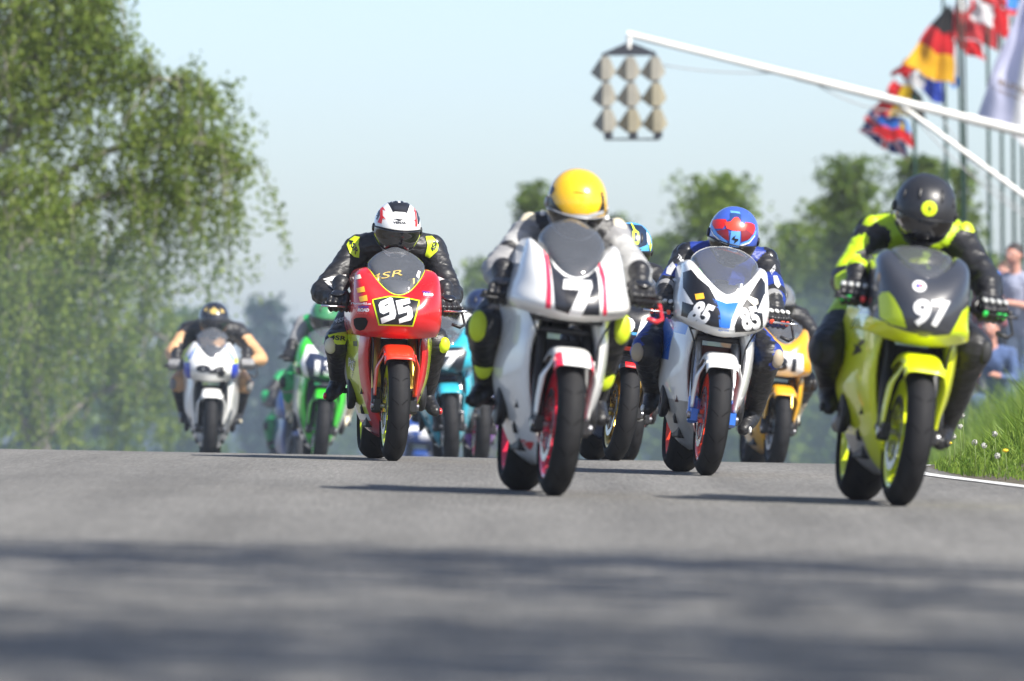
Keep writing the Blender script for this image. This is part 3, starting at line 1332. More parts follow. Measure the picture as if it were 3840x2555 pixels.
# white edge line, 10 cm wide, worn
mb = MB()
EL = M('line_paint', (.62, .62, .60), .7, var=.35, vscale=22, bump=.002, bscale=150)
for k in range(2):
    pass
ysl = axis_vals((-20, 10, 12), (10, 60, 100), (60, 110, 50))
vs = []
for y in ysl:
    e = edge_x(y) - .10 + .012 * noise.noise(Vector((0, y * 3, 0)))
    for x in (e - .055, e + .055):
        vs.append((x, y, road_z(x, y) + .011))
mb.add(vs, [(2 * i, 2 * i + 1, 2 * i + 3, 2 * i + 2) for i in range(len(ysl) - 1)])
o = mb.build('edge_line', [EL])
props(o, kind='structure')

SOIL = M('soil', (.10, .085, .055), .95, var=.4, vscale=5, bump=.02, bscale=40)
nt = SOIL.node_tree
xs = axis_vals((-340, -60, 6), (-60, -6, 14), (-6, 8, 46), (8, 60, 16), (60, 340, 6))
ys = axis_vals((-30, 20, 8), (20, 110, 90), (110, 300, 30), (300, 690, 8))


def gz(x, y):
    z = ground_z(x, y)
    if x <= edge_x(y):
        z = road_z(max(x, -30), y) - (.03 if x > -6.4 else -.01)
    return z


props(sheet('ground', xs, ys, gz, SOIL), kind='structure')

# ---------------------------------------------------------------- colours of the machines
RED = paint('red', (.60, .010, .014))
ORED = paint('orange_red', (.78, .035, .008))
WHITE = paint('white', (.82, .82, .80))
NAVYP = paint('navy', (.012, .022, .07))
BLACKP = paint('black', (.010, .010, .012), .25)
GREYP = paint('dark_grey', (.035, .038, .048), .38)
YG = paint('fluorescent_yellow', (.74, .82, .006))
LIME = paint('lime', (.55, .62, .01))
BLUE = paint('blue', (.03, .16, .62))
PINK = paint('signal_pink', (.85, .025, .07))
GREEN = paint('green', (.045, .62, .03))
TURQ = paint('turquoise', (.035, .42, .55))
AMBER = paint('amber', (.85, .42, .012))
PURPLE = paint('purple', (.22, .03, .42))
ORIM = paint('orange_rim', (.95, .07, .02))
YRIM = paint('yellow_rim', (.70, .80, .01))
BELLY = M('scuffed_belly', (.30, .29, .27), .4, coat=.3, var=.25, vscale=7)
ST = {k: sticker(k, c) for k, c in dict(yellow=(.62, .78, .01), red=(.70, .02, .02), pink=(.85, .04, .10), blue=(.03, .17, .65), navy=(.03, .03, .35), orange=(.95, .50, .04),
                                        grey=(.020, .022, .030), gold=(.55, .40, .12), green=(.05, .55, .10), silver=(.5, .5, .5), lightblue=(.12, .35, .85), cream=(.75, .70, .58)).items()}
ST['white'], ST['black'] = WHITE_ST, BLACK_ST
L_BLACK = leather('black', (.014, .014, .016))
L_WHITE = leather('white', (.66, .66, .64))
L_GREY = leather('grey', (.23, .23, .235))
L_LGREY = leather('light_grey', (.36, .36, .355))
L_BLUE = leather('blue', (.012, .035, .24))
L_YEL = leather('fluorescent', (.42, .62, .008))
L_TAN = leather('tan', (.58, .34, .17))
L_GRN = leather('green', (.02, .33, .10))
L_CREAM = leather('cream', (.62, .56, .42))
SL_Y = M('slider_yellow', (.55, .68, .02), .45, var=.12)
SL_W = M('slider_pale', (.62, .60, .45), .5, var=.18)
SL_T = M('slider_tan', (.38, .31, .22), .55, var=.2)


def st(parent, tgt, f, outer, mat, name='sticker', lv=0, holes=(), step=.014, hm=None):
    vs, fs = poly_tris(outer, holes)
    return decal(name, vs, fs, f, tgt, mat, parent, off=.0022 + .0014 * lv, step=step, inv=hm)


def stt(parent, tgt, f, word, TL, TR, BL, mat, lv=1, bold=.02, step=.010, hm=None, name='lettering'):
    vs, fs = text_tris(word, bold)
    TL, TR, BL = Vector(TL), Vector(TR), Vector(BL)
    pts = [tuple(BL + (TR - TL) * u + (TL - BL) * v) for u, v in vs]
    return decal(name, pts, fs, f, tgt, mat, parent, off=.0022 + .0014 * lv, step=step, inv=hm)


def ell(cx, cy, rx, ry, n=24, a=0):
    return [(cx + rx * cos(t) * cos(a) - ry * sin(t) * sin(a), cy + rx * cos(t) * sin(a) + ry * sin(t) * cos(a)) for t in [2 * pi * i / n for i in range(n)]]


def J(B, **kw):
    return {k: tuple(B.loc(*v)) for k, v in kw.items()}


# ================================================================ the red and yellow machine, number 95
B = Bike(1472, 47.0, 5.0, 1.0, 1.5, 1.02)
U95 = [(.157, .900, 1.045, .00, .28, .157, .34, 2.0, 2.2), (.170, .893, 1.045, -.01, .27, .17, .40, 2.0, 2.3), (.205, .872, 1.03, -.04, .22, .21, .52, 2.2, 2.4),
       (.228, .845, .99, -.07, .19, .235, .56, 2.4, 2.5), (.240, .80, .90, -.095, .17, .247, .58, 2.2, 2.5), (.245, .75, .80, -.09, .16, .252, .58, 2, 2.5),
       (.240, .70, .73, -.05, .16, .247, .58, 2, 2.5), (.222, .668, .685, .01, .18, .237, .58, 2, 2.6)]


def scol95(u, v):
    if v > .80 or u < .20 + .25 * max(0, v - .55):
        return 0
    if u < .80 and v < .74:
        return 1
    return 2


R = build_bike(B, 'red and fluorescent yellow racing motorcycle carrying number 95', 'r95', dict(
    body=RED, upper=U95, screen=(1.165, .135, .105, .055, .33), trim=paint('yellow_trim', (.7, .85, .01)), side=DEF_SIDE, scol=scol95,
    smats=[RED, paint('lime_panel', (.58, .68, .01)), WHITE], fender=ORED, rim=YRIM, fork_low=BLACK, fork_up=GOLD, lipmat=0, tank=BLACKP, tail=RED, stay=.22))
up, scr = R['upper'], R['screen']
bv = bvh_of([up])
q = (1300, 950, 4.1263)
f = B.plane(-.06, q)
st(up, bv, f, [(400, 715), (520, 688), (640, 665), (720, 663), (900, 680), (1132, 728), (1130, 765), (1025, 1137), (490, 1117), (398, 765)], ST['yellow'], 'number_plate')
st(up, bv, f, [(418, 727), (530, 703), (640, 685), (720, 683), (900, 700), (1112, 744), (1008, 1112), (508, 1096)], ST['black'], 'number_field', 1)
D9 = [(490, 805), (520, 755), (675, 690), (712, 702), (757, 945), (735, 1015), (540, 1090), (520, 1005), (655, 955), (658, 905), (560, 946), (510, 918)]
st(up, bv, f, D9, ST['white'], 'race_number', 2, [[(580, 830), (585, 806), (640, 783), (645, 806)]])
st(up, bv, f, [(757, 742), (975, 700), (983, 778), (858, 812), (865, 850), (955, 815), (1000, 850), (1018, 980), (985, 1035), (805, 1085), (797, 1020), (930, 962), (932, 912), (795, 950)], ST['white'], 'race_number', 2)
st(up, bv, f, [(175, 540), (285, 512), (298, 595), (190, 612)], ST['orange'])
st(up, bv, f, [(203, 675), (320, 645), (330, 735), (220, 752)], ST['orange'])
st(up, bv, f, [(140, 345), (240, 322), (255, 385), (160, 410)], ST['cream'])
stt(up, bv, f, 'DoctorRS.cz', (108, 757), (380, 767), (105, 790), ST['white'], bold=.03)
stt(up, bv, f, 'CZECH', (195, 812), (342, 816), (190, 845), ST['navy'], bold=.06)
stt(up, bv, f, 'ROAD', (192, 850), (355, 855), (186, 903), ST['white'], bold=.06)
stt(up, bv, f, 'RACING', (165, 897), (327, 907), (158, 938), sticker('light_red', (.9, .12, .12)), bold=.03)
stt(up, bv, f, 'CZECH', (1182, 585), (1302, 595), (1178, 610), ST['navy'], bold=.06)
stt(up, bv, f, 'ROAD', (1200, 612), (1350, 622), (1195, 658), ST['white'], bold=.06)
stt(up, bv, f, 'RACING', (1195, 662), (1345, 675), (1192, 688), ST['pink'], bold=.03)
hole = [(130, 1025), (160, 1000), (235, 993), (300, 1000), (332, 1050), (322, 1110), (285, 1180), (225, 1198), (165, 1170), (135, 1100)]
st(up, bv, f, hole, M('air_duct', (.004, .004, .004), .9), 'air_duct', 0)  # flat black patch paints the shaded hollow of the duct
bs = bvh_of([scr])
stt(scr, bs, f, '4SR', (420, 330), (940, 240), (380, 430), ST['gold'], bold=.0)  # gold lettering reflected behind the screen, painted on as a sticker
st(scr, bs, f, [(300, 285), (340, 235), (402, 332), (355, 385)], ST['white'])
st(scr, bs, f, [(1108, 350), (1150, 262), (1182, 280), (1148, 392)], ST['white'])
# badge lettering on the fairing flank
bvs = bvh_of([R['sides'][0]])
q6 = (1140, 1280, 3.41)
f6 = B.plane(.35, q6)
st(R['sides'][0], bvs, f6, [(585, 110), (655, 262), (632, 500), (578, 330)], ST['black'], step=.006)
st(R['sides'][0], bvs, f6, [(632, 0), (668, 0), (670, 66), (636, 60)], ST['grey'], step=.006)
stt(R['sides'][0], bvs, f6, 'RS', (600, 200), (640, 260), (600, 330), ST['white'], 1, step=.006)
stt(R['sides'][0], bvs, f6, 'DOCTOR', (560, 740), (630, 750), (560, 770), ST['grey'], 1, step=.006)

jj = J(B, helmet=(1489, 852, .50), shL=(1346, 938, .72), shR=(1616, 938, .72), elL=(1206, 1098, .50), elR=(1694, 1105, .50),
       haL=(1270, 1140, .27), haR=(1680, 1158, .25), knL=(1268, 1290, .62), knR=(1632, 1286, .62), anL=(1270, 1425, .93), anR=(1594, 1480, .95), toL=(1254, 1474, .86), toR=(1614, 1536, .87))
handlebar(R['root'], jj['haL'], jj['haR'], SILVER)
PR = build_rider(B, 'racer in black leathers and white, red and black helmet riding number 95', jj,
                 dict(list=[L_BLACK, L_WHITE]), voxel=.0095, seed=1)
hm = build_helmet(PR['root'], PR['j']['helmet'], 24, paint('helmet_white', (.80, .80, .79), .22), None, roll=3, vent=None, vents=False)
H = hm['obj']
hb = bvh_of([H])
hi = hm['mtx'].inverted()
f = B.plane(.36, (1360, 700, 6.03))
for poly, c, lv in [
    ([(605, 355), (665, 305), (830, 362), (890, 362), (1045, 355), (1098, 400), (1010, 600), (960, 580), (740, 562), (692, 576)], 'black', 0),
    ([(655, 312), (655, 195), (740, 155), (800, 245), (832, 352), (826, 362)], 'black', 0),
    ([(888, 362), (900, 280), (935, 185), (1012, 220), (1045, 357)], 'black', 0),
    ([(782, 140), (800, 140), (822, 230), (815, 240)], 'black', 0), ([(868, 150), (905, 160), (892, 235), (878, 225)], 'black', 0),
    ([(245, 570), (285, 440), (350, 310), (430, 240), (520, 275), (460, 400), (425, 520), (405, 650), (350, 750), (280, 650)], 'black', 0),
    ([(1155, 310), (1250, 400), (1330, 560), (1335, 690), (1290, 850), (1262, 850), (1245, 620), (1215, 440)], 'black', 0),
    ([(355, 805), (412, 690), (432, 500), (500, 350), (485, 450), (540, 550), (478, 505), (470, 660), (535, 745), (465, 712), (435, 840)], 'red', 0),
    ([(1195, 905), (1197, 780), (1140, 795), (1203, 735), (1200, 555), (1160, 582), (1198, 510), (1195, 440), (1228, 560), (1250, 900)], 'red', 0),
    ([(340, 400), (400, 300), (455, 312), (430, 380), (372, 422)], 'red', 1),
    ([(1205, 390), (1270, 432), (1312, 550), (1260, 500)], 'red', 1),
    ([(685, 750), (750, 724), (850, 738), (930, 740), (985, 772), (900, 752), (842, 786), (800, 772), (750, 742)], 'black', 0),
    ([(700, 450), (800, 430), (1000, 450), (1055, 410), (1000, 530), (730, 530)], 'grey', 1),
]:
    st(H, hb, f, poly, ST[c], 'helmet_graphic', lv, step=.010, hm=hi)
stt(H, hb, f, 'VEMAR', (690, 785), (985, 797), (690, 838), ST['black'], 0, bold=.04, step=.01, hm=hi)
bb = bvh_of([PR['body']])
q1 = (1100, 680, 1.4515)
f = B.plane(.66, q1)
PB = PR['body']
for poly in ([(291, 348), (310, 318), (335, 300), (364, 306), (352, 345), (357, 380), (352, 418), (325, 415), (302, 392)],
             [(718, 303), (755, 300), (775, 322), (787, 352), (780, 382), (740, 420), (716, 408), (728, 350)]):
    st(PB, bb, f, poly, SL_Y, 'shoulder_pad', 3, step=.012)
stt(PB, bb, f, '4SR', (320, 312), (352, 385), (300, 330), ST['black'], 5, bold=.03)
stt(PB, bb, f, '4SR', (742, 378), (765, 315), (765, 388), ST['black'], 5, bold=.03)
f = B.plane(.45, q1)
for poly in ([(163, 534), (210, 520), (292, 506), (292, 514), (240, 535), (196, 546)], [(170, 545), (196, 548), (240, 602), (222, 606)],
             [(772, 512), (800, 520), (862, 552), (858, 566), (800, 545)], [(842, 566), (870, 568), (835, 622), (818, 615)]):
    st(PB, bb, f, poly, ST['white'], 'sleeve_stripe', 1, step=.012)
f = B.plane(.60, q1)
st(PB, bb, f, [(188, 838), (240, 826), (292, 820), (300, 838), (276, 888), (235, 890), (200, 872)], SL_Y, 'thigh_panel', 1, step=.012)
stt(PB, bb, f, '4SR', (200, 838), (285, 846), (196, 862), ST['black'], 2, bold=.03)
stt(PB, bb, f, '4SR', (235, 752), (300, 735), (225, 778), ST['silver'], 1, bold=.03)
for q_, s in (('knL', -1), ('knR', 1)):
    k = PR['j'][q_]
    pad(PR['root'], k + Vector((s * .045, -.055, -.012)), (s * .7, -1, -.15), (.034, .045, .03), SL_W if s < 0 else SL_Y)
for s, q_ in ((-1, 'L'), (1, 'R')):
    build_boot(PR['root'], PR['j']['an' + q_], PR['j']['to' + q_], PR['j']['kn' + q_], s, [L_BLACK, paint('boot_red', (.6, .02, .02)), BLACK])
    g = build_glove(PR['root'], PR['j']['ha' + q_], s, [L_BLACK, L_BLACK, L_BLACK, L_BLACK], ang=s * 14, tilt=28)
    knuckle_pads(g, s, BLACKP)

# ================================================================ the white machine, number 7
B = Bike(2075, 35.8, 6.0, 4.6, 2.5)
U7 = [(.142, .925, 1.05, -.03, .28, .142, .34, 2.0, 2.2), (.178, .915, 1.075, -.04, .27, .178, .40, 2.2, 2.2), (.193, .895, 1.055, -.08, .22, .215, .52, 2.2, 2.3),
      (.214, .865, .985, -.11, .19, .23, .56, 2.0, 2.4), (.236, .83, .90, -.14, .17, .25, .58, 1.6, 2.2), (.254, .79, .835, -.15, .16, .26, .58, 1.5, 2.2),
      (.252, .762, .81, -.12, .16, .258, .58, 1.6, 2.3), (.236, .745, .785, -.04, .18, .245, .58, 2, 2.5)]
R = build_bike(B, 'white racing motorcycle with pink stripes and pink rims carrying number 7', 'r7', dict(
    body=WHITE, upper=U7, screen=(1.18, .128, .105, .06, .34), screen_mat=SCREEN_SMOKE, rim=PINK, fender=WHITE, fork_low=BLACK, fork_up=BLACK,
    fcol=lambda u, v: 1 if (v < .18 and (u < .30 or u > .78)) else 0, fmats=[WHITE, PINK], tank=BLACKP, stay=.24, lipmat=0))
up = R['upper']
bv = bvh_of([up])
q7 = (1680, 620, 1.225)
f = B.plane(-.08, q7)
st(up, bv, f, [(476, 405), (500, 470), (540, 510), (600, 528), (655, 508), (692, 440), (692, 560), (690, 690), (600, 690), (540, 680), (485, 662)], ST['grey'], 'number_field')
st(up, bv, f, [(528, 540), (600, 536), (600, 690), (540, 684)], ST['black'], 'number_field', 1)
st(up, bv, f, [(533, 526), (661, 532), (660, 562), (602, 697), (540, 690), (601, 576), (523, 570)], ST['white'], 'race_number', 2)
st(up, bv, f, [(455, 388), (475, 402), (472, 560), (466, 660), (443, 655), (452, 560)], ST['pink'], 'stripe')
st(up, bv, f, [(703, 432), (716, 438), (727, 520), (725, 690), (706, 690), (709, 560)], ST['pink'], 'stripe')
sd_ = R['sides'][0]
bvs = bvh_of([sd_])
f = B.plane(.3, q7)
st(sd_, bvs, f, [(238, 755), (272, 790), (236, 812)], ST['red'], step=.008)
st(sd_, bvs, f, [(232, 930), (240, 990), (230, 1000)], ST['red'], step=.008)
st(sd_, bvs, B.plane(.2, q7), [(262, 1150), (318, 1200), (322, 1212), (268, 1168)], ST['black'], step=.012)
st(sd_, bvs, B.plane(.2, q7), [(265, 1228), (402, 1275), (398, 1310), (285, 1270)], ST['red'], step=.012)
jj = J(B, helmet=(2163, 760, .50), shL=(1995, 872, .74), shR=(2290, 890, .74), elL=(1858, 1010, .52), elR=(2390, 1030, .52),
       haL=(1880, 1106, .27), haR=(2404, 1116, .27), knL=(1812, 1235, .60), knR=(2300, 1240, .62), anL=(1826, 1435, .93), anR=(2230, 1500, .95), toL=(1800, 1490, .86), toR=(2240, 1560, .87))
handlebar(R['root'], jj['haL'], jj['haR'], BLACK, gmat=paint('red_lever', (.7, .02, .03)))


def fn7(b, t, c, n, j):
    s = -1 if c.x < 0 else 1
    if b == 'shoulder':
        return 2
    if b == 'upper':
        if s < 0:
            return 3 if t < .45 else (0 if t < .6 else 2)
        return 3
    if b in ('elbow', 'fore'):
        return 3 if s > 0 else 2
    return 0


PR = build_rider(B, 'racer in grey and black leathers and plain yellow helmet riding number 7', jj,
                 dict(list=[L_BLACK, L_WHITE, L_GREY, L_LGREY], fn=fn7), voxel=.011, seed=2)
hm = build_helmet(PR['root'], PR['j']['helmet'], 30, paint('helmet_yellow', (.86, .50, .012), .25), paint('helmet_black', (.012, .012, .014), .3), roll=3, visor_el=(-34, 5), rim=M('seal_silver', (.4, .4, .42), .4, metal=.4), vents=False)
VT = MB()
VT.tube([HP(radians(-20 + 8 * k), radians(47 + 2 * sin(k * .63)), 1.004) for k in range(6)], [.002, .005, .006, .006, .005, .002], seg=8, flat=.5)
VT.build('brow_vent', [paint('helmet_yellow_vent', (.70, .38, .012), .3)], hm['obj'])
H = hm['obj']
hb = bvh_of([H])
hi = hm['mtx'].inverted()
f = B.plane(.36, q7)
st(H, hb, f, [(455, 240), (452, 170), (475, 110), (495, 92), (500, 110), (482, 140), (500, 180), (530, 215), (500, 240)], ST['black'], 'helmet_graphic', 0, step=.01, hm=hi)
st(H, hb, f, [(728, 215), (722, 150), (712, 118), (705, 125), (712, 165), (700, 200), (680, 222), (690, 235)], ST['black'], 'helmet_graphic', 0, step=.01, hm=hi)
st(H, hb, f, [(500, 212), (560, 224), (640, 226), (722, 205), (722, 222), (640, 244), (555, 242), (505, 232)], ST['silver'], 'helmet_graphic', 1, step=.01, hm=hi)
for s, q_ in ((-1, 'L'), (1, 'R')):
    sh = PR['j']['sh' + q_]
    pad(PR['root'], sh + Vector((s * .025, -.055, .03)), (s * .35, -1, .45), (.042, .06, .022), L_CREAM, 'shoulder_pad')
    pad(PR['root'], sh + Vector((-s * .035, -.05, .055)), (0, -1, .6), (.022, .05, .02), L_WHITE, 'shoulder_panel')
    k = PR['j']['kn' + q_]
    pad(PR['root'], k + Vector((s * .03, -.06, .01)), (s * .45, -1, 0), (.04, .068, .03), SL_Y)
    pad(PR['root'], k.lerp(PR['j']['an' + q_], .62) + Vector((s * .01, -.045, 0)), (s * .3, -1, 0), (.045, .075, .03), SL_Y, 'shin_guard')
    build_boot(PR['root'], PR['j']['an' + q_], PR['j']['to' + q_], k, s, [L_BLACK, BLACK, BLACK])
    g = build_glove(PR['root'], PR['j']['ha' + q_], s, [L_BLACK, L_BLACK, L_BLACK, L_BLACK], ang=s * 10, tilt=28)
    knuckle_pads(g, s, BLACKP)

# ================================================================ white and blue machine, number 85
B = Bike(2645, 43.2, 4.4, 5.6, 1.5)
U85 = [(.172, .925, 1.075, -.02, .28, .172, .34, 1.5, 2.1), (.185, .915, 1.083, -.03, .27, .19, .42, 1.5, 2.1), (.210, .893, 1.06, -.07, .22, .215, .52, 1.5, 2.1),
       (.222, .86, .98, -.11, .19, .232, .56, 1.6, 2.1), (.234, .815, .91, -.14, .17, .24, .58, 1.6, 2.1), (.237, .765, .85, -.15, .16, .245, .58, 1.5, 2.1),
       (.228, .735, .80, -.13, .16, .24, .58, 1.5, 2.2), (.205, .715, .77, -.03, .18, .23, .58, 1.8, 2.4)]
R = build_bike(B, 'white and blue racing motorcycle carrying number 85 on black panels', 'r85', dict(
    body=WHITE, upper=U85, screen=(1.175, .155, .13, .085, .33), screen_edge=M('rubber_edge', (.5, .5, .5), .5), rim=ORIM, fender=WHITE, fork_low=BLUE, fork_up=ALU, fork_r=.024,
    scol=lambda u, v: 2 if v > .60 else (1 if (v < .16 and .12 < u < .8) or (v < .34 and u > .45) else 0), smats=[WHITE, BLUE, BELLY], caliper=BLUE, stay=.235,
    rad_mat=M('radiator_brown', (.10, .035, .03), .6, var=.3)))
up = R['upper']
bv = bvh_of([up])
q3 = (2200, 740, 1.4255)
q5 = (2460, 1080, 4.9)
f3, f5 = B.plane(.10, q3), B.plane(-.06, q5)
st(up, bv, f3, [(520, 402), (556, 387), (585, 432), (640, 482), (672, 552), (688, 620), (690, 700), (640, 690), (570, 664), (497, 634), (503, 560), (512, 480)], ST['black'], 'number_field')
st(up, bv, f3, [(928, 428), (948, 460), (946, 520), (940, 700), (860, 718), (768, 722), (764, 690), (790, 620), (820, 570), (860, 515), (900, 462)], ST['black'], 'number_field')
st(up, bv, f5, [(545, 0), (600, 130), (690, 300), (668, 312), (465, 235)], ST['white'], 'side_flash', 1)
st(up, bv, B.plane(.10, q5), [(1960, 110), (2010, 300), (1990, 640), (1920, 780), (1895, 470), (1790, 455), (1790, 430)], ST['white'], 'side_flash', 1)
st(up, bv, f5, [(1030, 200), (1130, 232), (1280, 290), (1400, 282), (1510, 268), (1440, 400), (1350, 600), (1322, 742), (1220, 742), (1128, 722), (1122, 480), (1080, 320)], ST['blue'], 'centre_panel')
stt(up, bv, f5, 'aprilia', (1118, 748), (1308, 764), (1116, 800), ST['blue'], 0, bold=.01)
stt(up, bv, f5, '85', (760, 222), (1085, 345), (545, 590), ST['white'], 1, bold=.05, name='race_number')
stt(up, bv, B.plane(.05, q5), '85', (1432, 385), (1800, 330), (1540, 806), ST['white'], 1, bold=.05, name='race_number')
st(up, bv, f5, [(722, 118), (870, 95), (885, 200), (735, 222)], ST['orange'], lv=1)
st(up, bv, f5, [(1680, 140), (1870, 212), (1880, 290), (1800, 345), (1675, 220)], ST['cream'], lv=1)
bs = bvh_of([R['screen']])
st(R['screen'], bs, f5, [(1215, 115), (1355, 120), (1358, 215), (1220, 215)], ST['black'])
st(R['screen'], bs, f3, [(570, 400), (605, 380), (625, 415), (595, 435)], ST['green'])
jj = J(B, helmet=(2750, 880, .50), shL=(2580, 972, .74), shR=(2862, 990, .74), elL=(2506, 1078, .50), elR=(2902, 1108, .50),
       haL=(2482, 1160, .27), haR=(2912, 1200, .27), knL=(2420, 1318, .60), knR=(2880, 1335, .62), anL=(2452, 1468, .93), anR=(2826, 1540, .95), toL=(2440, 1520, .86), toR=(2800, 1612, .87))
handlebar(R['root'], jj['haL'], jj['haR'], SILVER)


def fn85(b, t, c, n, j):
    if b == 'upper':
        return 0 if t < .45 else 1
    if b in ('fore',):
        return 1 if n.x * (1 if c.x > 0 else -1) > -.2 and t < .6 else 0
    if b in ('torso', 'collar', 'hump'):
        return 1
    if b == 'thigh':
        return 1 if n.x * (1 if c.x > 0 else -1) > .3 else 0
    return 0


PR = build_rider(B, 'racer in blue and black leathers and red and blue helmet riding number 85', jj,
                 dict(list=[L_BLACK, L_BLUE], fn=fn85), voxel=.010, seed=3)
HB = paint('helmet_blue', (.05, .11, .50), .22)
hm = build_helmet(PR['root'], PR['j']['helmet'], 27, HB, BLACKP, roll=5, vent=None, visor_el=(-30, 6), vents=False)
H = hm['obj']
hb = bvh_of([H])
hi = hm['mtx'].inverted()
f = B.plane(.36, (2620, 760, 6.532))
for poly, c, lv in [
    ([(370, 430), (500, 402), (680, 410), (700, 480), (600, 640), (400, 640), (350, 560), (345, 480)], 'red', 0),
    ([(1150, 480), (1300, 500), (1390, 540), (1405, 640), (1340, 790), (1210, 690), (1110, 640)], 'red', 0),
    ([(430, 700), (690, 640), (730, 700), (740, 930), (560, 880)], 'darkred', 0),
    ([(1030, 700), (1180, 650), (1330, 780), (1250, 900), (1040, 960)], 'darkred', 0),
    ([(640, 480), (790, 470), (850, 400), (900, 362), (970, 362), (1020, 430), (1050, 540), (1180, 520), (1190, 560), (1120, 690), (960, 705), (830, 690), (690, 640)], 'orange_red', 1),
    ([(345, 530), (385, 560), (480, 760), (700, 950), (710, 1010), (560, 930), (400, 760)], 'lightblue', 1),
    ([(340, 640), (400, 770), (560, 940), (710, 1020), (710, 1034), (540, 960), (390, 800)], 'white', 2),
    ([(1010, 1010), (1200, 930), (1350, 790), (1400, 690), (1430, 690), (1400, 800), (1240, 970), (1010, 1045)], 'lightblue', 1),
    ([(1005, 1045), (1240, 960), (1390, 790), (1385, 830), (1240, 1000), (1010, 1075)], 'white', 2),
    ([(790, 700), (1015, 710), (990, 1095), (745, 1075)], 'lightblue', 2),
    ([(905, 800), (870, 880), (965, 890), (960, 930), (855, 1005), (880, 930), (800, 900), (830, 850)], 'black', 3),
    ([(800, 195), (1030, 225), (1045, 280), (900, 255), (815, 255)], 'lightblue', 0),
    ([(790, 260), (900, 258), (1060, 290), (1060, 460), (980, 340), (900, 340), (820, 430), (790, 470), (700, 460), (780, 380)], 'navy2', 0),
]:
    mt = {'darkred': sticker('dark_red', (.22, .01, .02)), 'orange_red': sticker('orange_red', (.85, .06, .03)), 'navy2': sticker('navy2', (.02, .06, .2))}.get(c) or ST[c]
    st(H, hb, f, poly, mt, 'helmet_graphic', lv, step=.010, hm=hi)
bb = bvh_of([PR['body']])
PB = PR['body']
f = B.plane(.66, q3)
stt(PB, bb, f, 'TROY', (492, 305), (522, 358), (478, 325), ST['white'], 2, bold=.02)
stt(PB, bb, f, 'TROY', (968, 398), (1000, 360), (972, 422), ST['white'], 2, bold=.02)
f = B.plane(.5, q3)
st(PB, bb, f, [(435, 380), (470, 345), (480, 372), (450, 420), (425, 410)], ST['silver'], 'sleeve_panel', 1)
st(PB, bb, f, [(1000, 420), (1022, 420), (1035, 470), (1015, 490), (1000, 470)], ST['silver'], 'sleeve_panel', 1)
st(PB, bb, f, [(452, 440), (520, 405), (525, 415), (460, 452)], ST['white'], 'sleeve_stripe', 1)
for s, q_ in ((-1, 'L'), (1, 'R')):
    sh, k = PR['j']['sh' + q_], PR['j']['kn' + q_]
    pad(PR['root'], sh + Vector((s * .03, -.055, .035)), (s * .4, -1, .5), (.04, .05, .022), BLACKP, 'shoulder_pad')
    pad(PR['root'], k + Vector((s * .045, -.055, -.01)), (s * .6, -1, -.1), (.034, .05, .028), SL_T)
    build_boot(PR['root'], PR['j']['an' + q_], PR['j']['to' + q_], k, s, [L_BLACK, L_WHITE, BLACK])
    g = build_glove(PR['root'], PR['j']['ha' + q_], s, [L_BLACK, L_BLACK, leather('navy', (.02, .03, .12)), L_GREY], ang=s * 16, tilt=28)
    knuckle_pads(g, s, paint('knuckle_white', (.6, .6, .58)), paint('finger_orange', (.9, .08, .03)))

# ================================================================ fluorescent yellow machine, number 97
B = Bike(3368, 34.8, 4.6, 6.0, 3.5)
U97 = [(.128, .945, 1.03, -.02, .28, .128, .34, 2.0, 2.2), (.150, .935, 1.045, -.03, .27, .15, .40, 2.0, 2.2), (.185, .915, 1.01, -.07, .22, .20, .52, 2.2, 2.3),
       (.196, .875, .95, -.11, .19, .225, .56, 2.0, 2.3), (.199, .82, .875, -.14, .17, .235, .58, 1.7, 2.2), (.202, .765, .80, -.15, .16, .24, .58, 1.5, 2.1),
       (.208, .715, .762, -.13, .16, .245, .58, 1.5, 2.2), (.214, .690, .745, -.08, .15, .245, .58, 1.8, 2.3), (.218, .665, .71, .0, .16, .24, .58, 2, 2.4)]
R = build_bike(B, 'fluorescent yellow racing motorcycle with a dark nose carrying number 97', 'r97', dict(
    body=YG, upper=U97, ucol=lambda u, v: 1 if v > .79 - .06 * min(1, abs(u)) else 0, umats=[GREYP, YG], screen=(1.078, .122, .105, .07, .24), screen_mat=SCREEN_SMOKE, rim=YRIM, fender=YG,
    fork_low=BLACK, fork_up=BLACK, tank=BLACKP, stay=.26, tail=YG, scol=lambda u, v: 1 if v > .72 and u > .35 else 0, smats=[YG, BELLY]))
up = R['upper']
bv = bvh_of([up])
q9 = (3000, 600, 1.1702)
f = B.plane(-.08, q9)
st(up, bv, f, [(357, 600), (368, 582), (394, 578), (412, 605), (440, 665), (462, 738), (400, 722), (357, 690)], ST['yellow'], 'side_flash')
st(up, bv, f, [(753, 640), (761, 655), (757, 720), (748, 778), (700, 776), (650, 770), (680, 725), (715, 665)], ST['yellow'], 'side_flash')
stt(up, bv, f, '97', (494, 610), (655, 620), (480, 728), ST['white'], 1, bold=.04, name='race_number')
st(up, bv, f, ell(523, 555, 30, 25), ST['white'], 'round_sticker')
st(up, bv, f, [(505, 550), (520, 542), (525, 560), (510, 566)], ST['navy'], 'round_sticker_mark', 1)
st(up, bv, f, [(527, 545), (540, 548), (536, 562), (524, 558)], ST['red'], 'round_sticker_mark', 1)
sd_ = R['sides'][0]
bvs = bvh_of([sd_])
f = B.plane(.35, q9)
st(sd_, bvs, f, [(240, 800), (268, 780), (272, 800), (256, 820), (262, 840), (236, 860), (246, 826)], ST['black'], step=.01)
st(sd_, bvs, B.plane(.2, q9), [(218, 1100), (275, 1112), (276, 1120), (218, 1110)], ST['grey'], step=.012)
